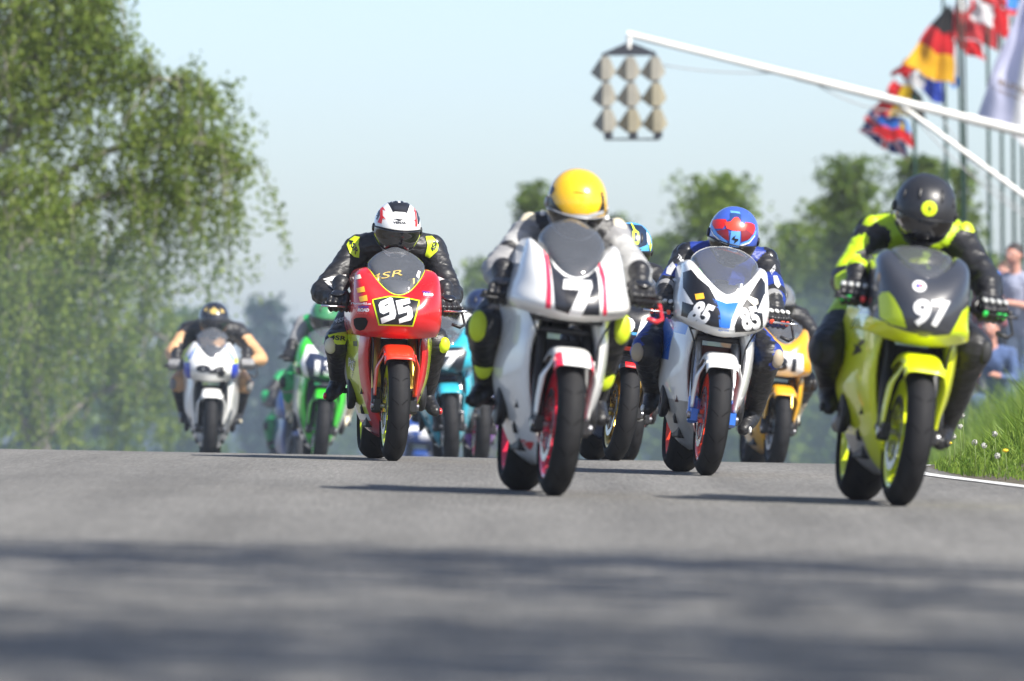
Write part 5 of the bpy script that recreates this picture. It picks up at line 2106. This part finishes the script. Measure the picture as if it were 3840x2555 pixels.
# ---------------------------------------------------------------- trees
def leaf_mat(name, c1, c2, trans=.35):
    m = bpy.data.materials.new(name)
    m.use_nodes = True
    nt = m.node_tree
    b_ = nt.nodes['Principled BSDF']
    g = nt.nodes.new('ShaderNodeNewGeometry')
    cr_ = nt.nodes.new('ShaderNodeValToRGB')
    cr_.color_ramp.elements[0].color = (*c1, 1)
    cr_.color_ramp.elements[1].color = (*c2, 1)
    nt.links.new(g.outputs['Random Per Island'], cr_.inputs[0])
    nt.links.new(cr_.outputs[0], b_.inputs['Base Color'])
    b_.inputs['Roughness'].default_value = .5
    b_.inputs['Specular IOR Level'].default_value = .3
    tl = nt.nodes.new('ShaderNodeBsdfTranslucent')
    nt.links.new(cr_.outputs[0], tl.inputs[0])
    mx = nt.nodes.new('ShaderNodeMixShader')
    mx.inputs[0].default_value = trans
    nt.links.new(b_.outputs[0], mx.inputs[1])
    nt.links.new(tl.outputs[0], mx.inputs[2])
    nt.links.new(mx.outputs[0], nt.nodes['Material Output'].inputs[0])
    return m


LEAF_B = leaf_mat('birch_leaf', (.12, .195, .03), (.27, .34, .06), .55)
LEAF_D = leaf_mat('dark_leaf', (.065, .13, .02), (.15, .22, .035), .45)
LEAF_C = leaf_mat('conifer_leaf', (.012, .035, .02), (.03, .065, .03), .15)
LEAF_M = leaf_mat('mixed_leaf', (.09, .17, .02), (.21, .29, .04), .5)
BARK_B = M('birch_bark', (.22, .20, .17), .8, var=.5, vscale=4)
BARK_D = M('dark_bark', (.07, .055, .045), .9, var=.4, vscale=8)
RNG = np.random.RandomState(7)


def leaves(name, cen, size, mat, parent, droop=.5, rng=RNG):
    """one small bent quad for every centre"""
    n = len(cen)
    cen = np.asarray(cen, dtype=np.float64)
    d = rng.normal(size=(n, 3))
    d[:, 2] -= droop
    d /= np.linalg.norm(d, axis=1)[:, None]
    e = rng.normal(size=(n, 3))
    e -= d * (e * d).sum(1)[:, None]
    e /= np.linalg.norm(e, axis=1)[:, None]
    s = size * rng.uniform(.6, 1.35, n)[:, None]
    v = np.stack([cen - e * s * .12, cen + d * s * .5 - e * s * .42, cen + d * s * 1.05, cen + d * s * .5 + e * s * .42], 1).reshape(-1, 3)
    me = bpy.data.meshes.new(name)
    me.vertices.add(4 * n)
    me.vertices.foreach_set('co', v.ravel())
    me.loops.add(4 * n)
    me.loops.foreach_set('vertex_index', np.arange(4 * n))
    me.polygons.add(n)
    me.polygons.foreach_set('loop_start', np.arange(n) * 4)
    me.polygons.foreach_set('loop_total', np.full(n, 4))
    me.materials.append(mat)
    me.update(calc_edges=True)
    o = bpy.data.objects.new(name, me)
    COL.objects.link(o)
    o.parent = parent
    return o


def curve_pts(P, n):
    P = [Vector(p) for p in P]
    return [Vector(interp([tuple(p) for p in P], i / n)) for i in range(n + 1)]


def weeping(label, base, limbs, ntw, per, lsize, mat, bark, group, seed=3, tlen=(.6, 1.6), trunk_r=.16, top=None, spread=.35, ndet=4):
    """birch: limbs given as world polylines, hanging twigs all along them"""
    rng = np.random.RandomState(seed)
    root = empty('birch_tree', base)
    props(root, label, 'tree', group)
    B0 = Vector(base)
    mb = MB()
    top = Vector(top) - B0
    mb.tube([Vector((0, 0, -.2)), top * .35 + Vector((.12, 0, 0)), top * .7 + Vector((-.1, 0, 0)), top], [trunk_r, trunk_r * .8, trunk_r * .5, .03], seg=10)
    tr = mb.build('trunk', [bark], root)
    mb = MB()
    cs = []
    L = [[Vector(p) - B0 for p in l] for l in limbs]
    tot = sum(sum((l[i + 1] - l[i]).length for i in range(len(l) - 1)) for l in L)
    for l in L:
        ln = sum((l[i + 1] - l[i]).length for i in range(len(l) - 1))
        cp = curve_pts(l, 16)
        mb.tube(cp, [.055 * (1 - i / 17) + .008 for i in range(17)], seg=6)
        k = max(4, int(ntw * ln / tot))
        for i in range(k):
            t = rng.uniform(.12, 1.0) ** .8
            p = Vector(interp([tuple(q) for q in l], t))
            off = rng.normal(0, spread, 3) * (1.25 - .55 * t)
            p0 = p + Vector(off)
            side = Vector((rng.normal(0, .3), rng.normal(0, .3), 0))
            tl = rng.uniform(*tlen) * (1.1 - .45 * t)
            pts = [p, p0 + Vector((0, 0, .05)), p0 + side * .5 - Vector((0, 0, tl * .5)), p0 + side * .7 - Vector((0, 0, tl))]
            if i % ndet == 0:
                mb.tube(pts, [.01, .007, .005, .003], seg=4)
            kk = rng.poisson(per)
            for m in range(kk):
                s_ = rng.uniform(0.12, 1)
                q = Vector(interp([tuple(z) for z in pts], s_))
                cs.append((q.x + rng.normal(0, .045), q.y + rng.normal(0, .06), q.z + rng.normal(0, .05)))
    mb.build('branches', [bark], tr)
    leaves('crown', cs, lsize, mat, root, 1.0, rng)
    return root


D1 = 96.0


def L_(*pp, d=D1):
    return [at(p[0] * (.94 if p[0] > 0 else 1), p[1], d + (p[2] if len(p) > 2 else 0)) for p in pp]


base1 = Vector((at(-260, 1500, D1).x, D1, ground_z(-7, D1)))
weeping('big weeping birch with bright green leaves filling the left edge', base1, [
    L_((-250, 1000), (0, 560), (300, 340), (560, 290), (760, 330), (900, 420, 1)),
    L_((-250, 900), (-40, 420), (150, 200), (330, 150), (480, 190)),
    L_((-250, 700), (-50, 250), (60, 40), (260, -20), (390, 40)),
    L_((-250, 600), (0, 0), (200, -200), (360, -140), (420, -60)),
    L_((-250, 1150), (50, 800), (350, 600), (640, 520), (860, 560), (960, 640)),
    L_((-250, 1250), (60, 950), (330, 760), (620, 720), (780, 780)),
    L_((-250, 300), (-100, -100), (100, -250)),
    L_((-250, 500, 1), (-20, 180, 2), (120, 60, 2)),
    L_((-250, 1000, -1), (-30, 750, -2), (180, 680, -2)),
    L_((-250, 1300), (30, 1130), (260, 1000), (480, 980)),
    L_((-250, 1100, 1), (-50, 900, 2), (150, 830, 2), (300, 860, 2)),
], 740, 72, .052, LEAF_B, BARK_B, 'trees along the left of the track', seed=5, top=at(-230, -500, D1), spread=.2, tlen=(.8, 2.0))
D2 = 108.0
base2 = Vector((at(120, 1500, D2).x, D2, ground_z(-6, D2)))
weeping('lower weeping birch growing under the big bright one', base2, [
    L_((120, 1500), (60, 1250), (-60, 1120), d=D2), L_((120, 1500), (180, 1200), (330, 1050), (520, 1060), (640, 1130), d=D2),
    L_((120, 1600), (260, 1350), (470, 1230), (640, 1260), (700, 1330), d=D2), L_((120, 1650), (20, 1450), (-100, 1380), d=D2),
    L_((120, 1400), (150, 1150), (200, 1000), d=D2), L_((120, 1700), (320, 1520), (520, 1440), (640, 1500), d=D2), L_((120, 1300), (40, 1050), (0, 960), d=D2)
], 330, 46, .06, LEAF_B, BARK_B, 'trees along the left of the track', seed=6, top=at(150, 980, D2), tlen=(.5, 1.3))


def bushy(label, px, top, hw, dist, mat, n=9000, ls=.13, seed=1, shape='round', group='trees beyond the crest', name='leafy_tree', bark=BARK_D):
    rng = np.random.RandomState(seed)
    t = at(px, top, dist)
    gz_ = ground_z(t.x, dist)
    H = t.z - gz_
    R_ = hw * dist / FPX
    root = empty(name, (t.x, dist, gz_))
    props(root, label, 'tree', group)
    mb = MB()
    mb.tube([(0, 0, -.3), (.1, 0, H * .4), (-.05, 0, H * .75), (0, 0, H * .97)], [.2, .15, .09, .03], seg=8)
    tr = mb.build('trunk', [bark], root)
    mb = MB()
    cs = []
    ncl = max(30, int(n / 70))
    for i in range(ncl):
        hh = rng.uniform(.12, 1)
        if shape == 'cone':
            rad = R_ * (1.06 - hh) ** .75
        elif shape == 'tall':
            rad = R_ * (sin(pi * min(1, (1 - hh) * .85 + .10)) ** .7)
        else:
            rad = R_ * (sin(pi * min(1, (1 - hh) * .72 + .04)) ** .6)
        a = rng.uniform(0, 2 * pi)
        rr = rad * sqrt(rng.uniform(.05, 1)) * (.8 + .9 * noise.noise(Vector((hh * 5, a * 1.3, seed * 1.7))))
        c = Vector((rr * cos(a), rr * sin(a), hh * H))
        if shape == 'cone':
            c.z -= rr * .25
        if i % 3 == 0:
            mb.tube([(0, 0, max(.1, c.z - rr * .5)), tuple(c * .6 + Vector((0, 0, c.z * .35))), tuple(c)], [.04, .025, .01], seg=5)
        k = rng.poisson(n / ncl)
        sg = R_ * .13 + .10
        d_ = rng.normal(0, 1, (k, 3)) * np.array([sg, sg, sg * (.55 if shape == 'cone' else .75)])
        cs += [(c.x + q[0], c.y + q[1], min(H, c.z + q[2])) for q in d_]
    mb.build('branches', [bark], tr)
    leaves('crown', cs, ls, mat, root, .4, rng)
    return root


TREES = [
    ('narrow pointed conifer right of the racer in tan leathers', 1000, 1120, 110, 175, LEAF_C, 8000, .15, 'cone'),
    ('dark tree behind the racer in tan leathers', 700, 1170, 200, 160, LEAF_D, 9000, .15, 'round'),
    ('small dark tree at the foot of the birches', 420, 1360, 200, 150, LEAF_D, 4500, .15, 'round'),
    ('dark tree low at the left edge under the birches', 90, 1330, 220, 150, LEAF_D, 4500, .15, 'round'),
    ('tall thin pointed tree rising left of the yellow helmet', 2008, 690, 110, 165, LEAF_D, 8000, .13, 'cone'),
    ('round tree half hidden left of the number 7 racer', 1840, 985, 170, 160, LEAF_M, 9000, .14, 'round'),
    ('thin tree just right of the yellow helmet', 2300, 745, 110, 170, LEAF_D, 6500, .13, 'tall'),
    ('light green tree rising above the blue and red helmet', 2670, 655, 215, 165, LEAF_M, 15000, .13, 'tall'),
    ('low tree between the light blue and the red and blue helmets', 2480, 900, 150, 175, LEAF_D, 8000, .14, 'round'),
    ('bushy tree right of the blue and red helmet', 2960, 850, 190, 165, LEAF_M, 12000, .13, 'round'),
    ('tall ragged tree left of the matte black helmet', 3190, 590, 145, 158, LEAF_D, 10000, .12, 'tall'),
    ('broad tree behind the fluorescent sleeve of the number 97 racer', 3120, 760, 200, 166, LEAF_M, 10000, .13, 'round'),
    ('thin ragged tree behind the flag poles', 3440, 600, 120, 160, LEAF_D, 5500, .12, 'tall'),
    ('slender tree behind the German flag pole', 3590, 640, 80, 165, LEAF_M, 4500, .12, 'tall'),
    ('low bushes behind the spectators', 3720, 960, 190, 150, LEAF_M, 8000, .12, 'round'),
    ('tree low behind the turquoise machine', 1520, 1330, 230, 190, LEAF_D, 8000, .15, 'round'),
    ('tree low between the green machine and the conifer', 1230, 1290, 190, 195, LEAF_D, 7000, .15, 'round'),
]
for i, (lb, px, tp, hw, dd, mt, n_, ls, shp) in enumerate(TREES):
    bushy(lb, px, tp, hw, dd, mt, n_, ls, seed=20 + i, shape=shp, name='conifer_tree' if shp == 'cone' else 'leafy_tree')
# the far wood that reads as one mass
for i, (px, tp, hw, dd) in enumerate([(3300, 860, 150, 172), (2800, 960, 170, 178), (3020, 1020, 160, 180), (2560, 1080, 170, 182), (3560, 900, 150, 170), (2150, 1180, 170, 185), (1950, 1250, 150, 188)]):
    bushy(['tree filling the gap between the ragged tree and the flag poles', 'tree low behind the blue and red helmet', 'tree low behind the amber machine', 'tree low between the light blue helmet and number 85', 'tree low right of the flag poles',
           'tree low behind the white number 7 machine', 'tree low left of the white number 7 machine'][i], px, tp, hw, dd, LEAF_M if i % 2 else LEAF_D, 7000, .15, seed=60 + i)
FOR = empty('far_wood', (0, 330, -7))
cs = []
rng = np.random.RandomState(99)
for i in range(60):
    x = -24 + 48 * (i + rng.uniform(-.4, .4)) / 60
    y = 330 + rng.uniform(-12, 25)
    H = rng.uniform(4.6, 6.6) + 1.2 * sin(x * .3)
    k = 900
    hh = rng.uniform(0, 1, k)
    rad = 1.5 * np.sqrt(np.clip(1 - hh ** 1.6, 0, 1))
    a = rng.uniform(0, 2 * pi, k)
    r = rad * np.sqrt(rng.uniform(0, 1, k))
    cs += list(zip(x + r * np.cos(a), y + r * np.sin(a), -6.6 + (H + 1.1) * hh))
bpy.data.objects.remove(FOR)
fw = leaves('far_wood', cs, .42, LEAF_C, None, .4, rng)
props(fw, kind='stuff')

# ---------------------------------------------------------------- verge grass
GRASS = leaf_mat('grass_blade', (.10, .20, .02), (.24, .34, .05), .5)
rng = np.random.RandomState(4)


def grass(n, y0, y1, x1, hf, name):
    ys_ = rng.uniform(y0, y1, n)
    dx = rng.uniform(0, 1, n) ** 1.1 * x1
    V = []
    for y, d in zip(ys_, dx):
        x = edge_x(y) + .03 + .05 * rng.uniform() + d
        if x * FPX / y > 2100:
            continue
        z = ground_z(x, y)
        h = hf(d, y) * rng.uniform(.5, 1.3) * (1 + .6 * noise.noise(Vector((x * 1.7, y * 1.2, 0))))
        a = rng.uniform(0, 2 * pi)
        b_ = rng.uniform(.1, .75) * h
        wd = rng.uniform(.003, .0065)
        ux, uy = cos(a), sin(a)
        bx, by = rng.normal(0, 1), rng.normal(0, 1)
        m = max(.3, sqrt(bx * bx + by * by))
        bx, by = bx / m * b_, by / m * b_
        V += [(x - ux * wd, y - uy * wd, z - .01), (x + ux * wd, y + uy * wd, z - .01), (x + ux * wd * .8 + bx * .3, y + uy * wd * .8 + by * .3, z + h * .6), (x - ux * wd * .8 + bx * .3, y - uy * wd * .8 + by * .3, z + h * .6),
              (x + bx, y + by, z + h * .96)]
    n = len(V) // 5
    F = []
    for i in range(n):
        F += [(5 * i, 5 * i + 1, 5 * i + 2, 5 * i + 3), (5 * i + 3, 5 * i + 2, 5 * i + 4)]
    me = bpy.data.meshes.new(name)
    me.from_pydata(V, [], F)
    me.materials.append(GRASS)
    o = bpy.data.objects.new(name, me)
    COL.objects.link(o)
    props(o, kind='stuff')
    return o


grass(52000, 38, 62, 2.6, lambda d, y: .035 + .33 * sstep(.05, .8, d) * (.25 + .75 * sstep(43.5, 49, y)), 'grass')
grass(16000, 62, 95, 3.4, lambda d, y: .12 + .32 * sstep(.0, .5, d), 'tall_grass')

PUFF = M('seed_head', (.42, .42, .38), .9)
STEM = M('flower_stem', (.14, .20, .05), .7)
YEL = M('dandelion_yellow', (.8, .55, .02), .7)


def dandelion(px, py, dist, yellow=False):
    t = at(px, py, dist)
    g = ground_z(t.x, dist)
    t.z = max(t.z, g + .07)
    o = empty('dandelion', (t.x, dist, g))
    h = max(.06, t.z - g)
    props(o, 'small yellow dandelion flower in the verge grass' if yellow else 'pale round dandelion seed head standing in the verge grass', 'flower', 'yellow dandelions in the verge' if yellow else 'dandelion seed heads in the verge')
    mb = MB()
    mb.tube([(0, 0, -.01), (.006, 0, h * .5), (0, 0, h)], .0025, seg=5)
    mb.build('stem', [STEM], o)
    mb = MB()
    if yellow:
        mb.ball((0, 0, h), (.016, .016, .009), seg=10, ring=6)
    else:
        r_ = np.random.RandomState(int(px))
        for k in range(46):
            d = Vector(r_.normal(size=3)).normalized()
            c = Vector((0, 0, h)) + d * .015
            e = d.orthogonal().normalized()
            f_ = d.cross(e)
            mb.add([c + e * .005, c + f_ * .005, c - e * .005, c - f_ * .005], [(0, 1, 2, 3)])
        mb.ball((0, 0, h), .006, seg=8, ring=5)
    mb.build('flower_head', [YEL if yellow else PUFF], o, smooth=yellow)


for px, py, dd in [(3730, 1628, 45), (3690, 1672, 43.5), (3578, 1582, 47), (3600, 1600, 46.5), (3546, 1625, 47), (3576, 1638, 46.2), (3740, 1710, 43), (3655, 1660, 44.5), (3610, 1560, 50)]:
    dandelion(px, py, dd)
for px, py, dd in [(3556, 1664, 46), (3770, 1690, 42.5), (3560, 1662, 45.6)]:
    dandelion(px, py, dd, True)

# ---------------------------------------------------------------- spectators
SKIN = M('skin', (.50, .24, .17), .55)
HAIRD = M('hair_dark', (.03, .02, .016), .7, bump=.004, bscale=60)
CLOTH = {k: M('clothing_' + k, c, .85, bump=.01, bscale=14, var=.1) for k, c in dict(lilac=(.30, .32, .42), dark=(.03, .035, .05), red=(.16, .05, .05), jeans=(.06, .10, .22), pale_jeans=(.36, .40, .48), grey=(.20, .20, .21), maroon=(.17, .05, .06)).items()}
CAMB = M('camera_black', (.012, .012, .013), .4)


def spectator(label, px, dist, height, top, trousers, sleeve, hair, cap=None, face=0, arms='front', camera=False, crouch=0, seed=1):
    x = (px - 1920) / FPX * dist
    g = ground_z(x, dist)
    root = empty('person', (x, dist, g))
    root.rotation_euler = (0, 0, radians(face))
    props(root, label, 'person', 'spectators on the grass bank')
    s = height / 1.75
    c = crouch
    hip = Vector((0, .25 * c, (.93 - .5 * c))) * s
    chest = hip + Vector((0, -.12 - .25 * c, .40 - .06 * c)) * s
    neck = chest + Vector((0, -.03 - .04 * c, .17)) * s
    head = neck + Vector((0, -.04, .15)) * s
    mb = MB()
    bones = []

    def bone(r, a, b_, ra, rb):
        a, b_ = Vector(a), Vector(b_)
        bones.append((r, a, b_, ra * s, rb * s))
        limb(mb, [a, b_], [ra * s, rb * s])
    bone(0, hip, chest, .145, .15)
    bone(0, chest + Vector((-.1, 0, .05)) * s, chest + Vector((.1, 0, .05)) * s, .10, .10)
    bone(2, neck - Vector((0, 0, .05)), head, .055, .06)
    bone(2, head, head + Vector((0, -.012, -.03)), .088, .075)
    bone(2, head + Vector((0, -.09, -.01)) * s, head + Vector((0, -.105, -.025)) * s, .014, .016)
    for q in (-1, 1):
        bone(2, head + Vector((q * .088, .0, -.005)) * s, head + Vector((q * .09, .0, -.03)) * s, .014, .01)
        sh = chest + Vector((q * .19, 0, .07)) * s
        if arms == 'up':
            el = sh + Vector((q * .10, -.14, -.20)) * s
            ha = head + Vector((q * .08, -.20, -.02)) * s
        elif arms == 'front':
            el = sh + Vector((q * .06, -.04, -.28)) * s
            ha = el + Vector((-q * .12, -.22, .04)) * s
        else:
            el = sh + Vector((q * .07, .0, -.28)) * s
            ha = el + Vector((q * .01, -.06, -.25)) * s
        bone(3, sh, el, .062, .05)
        bone(3 if seed % 2 else 2, el, ha, .045, .03)
        d = (ha - el).normalized()
        bone(2, ha, ha + d * .08 * s, .032, .028)
        for k in range(4):
            side = Vector((0, 0, 1)).cross(d).normalized() if abs(d.z) < .9 else Vector((1, 0, 0))
            f0 = ha + d * .09 * s + side * (.018 * (k - 1.5)) * s
            bone(2, f0, f0 + d * (.05 - .006 * abs(k - 1.3)) * s + Vector((0, 0, -.015)), .009, .008)
        bone(2, ha + Vector((-q * .02, 0, .01)), ha + d * .06 * s + Vector((-q * .045, 0, .01)), .011, .009)
        kn = hip + Vector((q * (.10 + .1 * c), -.02 - .38 * c, -.43 + .42 * c)) * s
        an = Vector((q * .13, .02 - .05 * c, .08)) * s
        bone(1, hip + Vector((q * .08, 0, -.03)) * s, kn, .095, .065)
        bone(1, kn, an, .065, .045)
        bone(4, an + Vector((0, .02, -.03)), an + Vector((0, -.15, -.045)) * s, .042, .036)
    me = remesh(mb, .0125, smooth=3)
    folds(me, .005, seed * 2.3, lambda p: 0 if p.z > neck.z - .02 else 1)
    for m in (CLOTH[top], CLOTH[trousers], SKIN, CLOTH[sleeve], BLACK):
        me.materials.append(m)
    for p in me.polygons:
        best, bb_ = 9, 0
        for r, a, b_, ra, rb in bones:
            ab = b_ - a
            t = max(0, min(1, (p.center - a).dot(ab) / max(1e-9, ab.length_squared)))
            d = (p.center - a.lerp(b_, t)).length - (ra + (rb - ra) * t)
            if d < best:
                best, bb_ = d, r
        p.material_index = bb_
        p.use_smooth = True
    o = bpy.data.objects.new('body', me)
    COL.objects.link(o)
    o.parent = root
    mb = MB()
    for q in (-1, 1):
        mb.ball(head + Vector((q * .034, -.088, .012)) * s, (.014, .008, .008), seg=10, ring=6)
    mb.build('eyes', [M('eye_white', (.6, .6, .58), .3)], root)
    mb = MB()
    mb.ball(head + Vector((0, -.088, -.062)) * s, (.026, .010, .007), seg=10, ring=6)
    mb.build('mouth', [M('lips', (.32, .10, .08), .5)], root)
    mb = MB()
    mb.grid(lambda u, v: head + Vector((.097 * sin(2 * pi * u) * cos(v * 1.5), .02 - .100 * cos(2 * pi * u) * cos(v * 1.5) + .012, .105 * sin(v * 1.5) + .018 - (.06 * (1 - v) * max(0, -cos(2 * pi * u))))) * s, 24, 10)
    mb.build('hair', [hair], root, solid=.012)
    if cap:
        mb = MB()
        mb.grid(lambda u, v: head + Vector((.106 * sin(2 * pi * u) * cos(v * 1.5), .012 - .108 * cos(2 * pi * u) * cos(v * 1.5), .10 * sin(v * 1.5) + .035)) * s, 24, 8)
        mb.grid(lambda u, v: head + Vector((.09 * sin(-1.2 + 2.4 * u), -.09 * cos(-1.2 + 2.4 * u) - .075 * v * cos(-1.0 + 2.0 * u), .04 - .02 * v)) * s, 12, 3)
        mb.build('cap', [cap], root, solid=.004)
    if camera:
        cp = head + Vector((0, -.20, -.01)) * s
        rt = Matrix.Translation(root.location) @ Matrix.Rotation(radians(face), 4, 'Z')
        cr2 = empty('photo_camera', mat=rt @ Matrix.Translation(cp))
        props(cr2, 'black photo camera held up by the ' + ('spectator in the blue cap' if cap else 'dark haired spectator'), 'camera')
        mb = MB()
        mb.box((0, 0, 0), (.14, .06, .09))
        mb.box((0, .0, .055), (.055, .05, .03), taper=.7)
        mb.build('camera_body', [CAMB], cr2, bevel=.008)
        mb = MB()
        mb.tube([(0, -.03, -.003), (0, -.07, -.003), (0, -.075, -.003), (0, -.16, -.003)], [.034, .034, .04, .044], seg=18)
        mb.build('lens', [CAMB], cr2, sharp=40)
    return root


spectator('standing spectator with dark hair at the right edge of the photo', 3838, 88, 1.80, 'lilac', 'pale_jeans', 'dark', HAIRD, face=-35, arms='front', seed=2)
spectator('spectator in a bright blue cap photographing from the bank', 3782, 89, 1.62, 'dark', 'pale_jeans', 'maroon', HAIRD, cap=M('cap_blue', (.04, .16, .55), .7), face=-60, arms='up', camera=True, seed=3)
spectator('dark haired spectator in maroon sleeves holding a camera', 3722, 90, 1.56, 'maroon', 'grey', 'maroon', HAIRD, face=20, arms='up', camera=True, seed=5)
spectator('spectator in blue jeans standing behind the number 97 racer', 3672, 91, 1.50, 'red', 'grey', 'red', HAIRD, face=-10, arms='front', seed=7)
spectator('crouching spectator in a blue denim jacket beside the maroon sleeves', 3738, 86, 1.70, 'jeans', 'jeans', 'jeans', HAIRD, face=-20, arms='front', crouch=.85, seed=9)

spectator('taller spectator in a pale shirt partly behind the blue cap', 3808, 93, 1.72, 'pale_jeans', 'jeans', 'pale_jeans', M('hair_brown', (.10, .05, .025), .7), face=-45, arms='down', seed=4)
spectator('spectator in dark clothes behind the maroon sleeves', 3752, 94, 1.66, 'dark', 'dark', 'dark', HAIRD, face=10, arms='front', seed=11)

# ---------------------------------------------------------------- tall trees beside the near verge, whose shade crosses the road
def shade_tree(x, y, H, R_, n, seed, label, ls=.125, zb=.45):
    n = int(n * 1.9)
    root = empty('leafy_tree', (x, y, ground_z(x, y)))
    props(root, label, 'tree', 'roadside trees right of the camera')
    rng = np.random.RandomState(seed)
    mb = MB()
    mb.tube([(0, 0, -.2), (.05, .05, H * .5), (0, 0, H * .9)], [.2, .15, .04], seg=8)
    mb.build('trunk', [BARK_D], root)
    th = rng.uniform(0, 2 * pi, n)
    cz = rng.uniform(-1, 1, n)
    r = R_ * rng.uniform(.0, 1, n) ** .6 * rng.uniform(.9, 1.25, n)
    sxy = np.sqrt(1 - cz ** 2)
    wob = np.array([1 + .12 * noise.noise(Vector((3 * cos(t), 3 * sin(t), 2 * c))) for t, c in zip(th, cz)])
    pts = np.stack([r * wob * sxy * np.cos(th), r * wob * sxy * np.sin(th), H * .68 + r * wob * cz * .9], 1)
    leaves('crown', pts, ls, LEAF_M, root, .4, rng)


shade_tree(5.4, 17.6, 13.5, 1.7, 850, 1, 'first small crowned tree on the near verge right of the camera')
shade_tree(7.6, 17.6, 13.5, 1.7, 850, 2, 'second small crowned tree on the near verge right of the camera')
shade_tree(5.2, 10.7, 13, 2.6, 2100, 3, 'first broad tree on the near verge right of the camera')
shade_tree(8.6, 10.4, 13, 2.8, 2100, 4, 'second broad tree on the near verge right of the camera')

shade_tree(7.2, 14.8, 13, 1.9, 620, 5, 'sparse thin tree on the near verge right of the camera')

# ---------------------------------------------------------------- air
HZ = MB()
HZ.box((0, 330, 1.0), (760, 780, 25))
hz = HZ.build('haze', [bpy.data.materials.new('haze_air')], smooth=False)
hm_ = hz.data.materials[0]
hm_.use_nodes = True
nt = hm_.node_tree
nt.nodes.remove(nt.nodes['Principled BSDF'])
pv = nt.nodes.new('ShaderNodeVolumePrincipled')
pv.inputs['Color'].default_value = (.92, .93, .96, 1)
pv.inputs['Density'].default_value = .00038
pv.inputs['Anisotropy'].default_value = .2
nt.links.new(pv.outputs[0], nt.nodes['Material Output'].inputs['Volume'])
props(hz, kind='stuff')

# blue exhaust smoke and warm air lying low over the track beyond the crest
SM = MB()
SM.box((0, 196, -5.0), (300, 272, 13.2))
sm = SM.build('exhaust_smoke', [bpy.data.materials.new('smoke_air')], smooth=False)
sm_ = sm.data.materials[0]
sm_.use_nodes = True
nt = sm_.node_tree
nt.nodes.remove(nt.nodes['Principled BSDF'])
pv = nt.nodes.new('ShaderNodeVolumePrincipled')
pv.inputs['Color'].default_value = (.55, .74, 1, 1)
pv.inputs['Density'].default_value = .0019
nt.links.new(pv.outputs[0], nt.nodes['Material Output'].inputs['Volume'])
props(sm, kind='stuff')
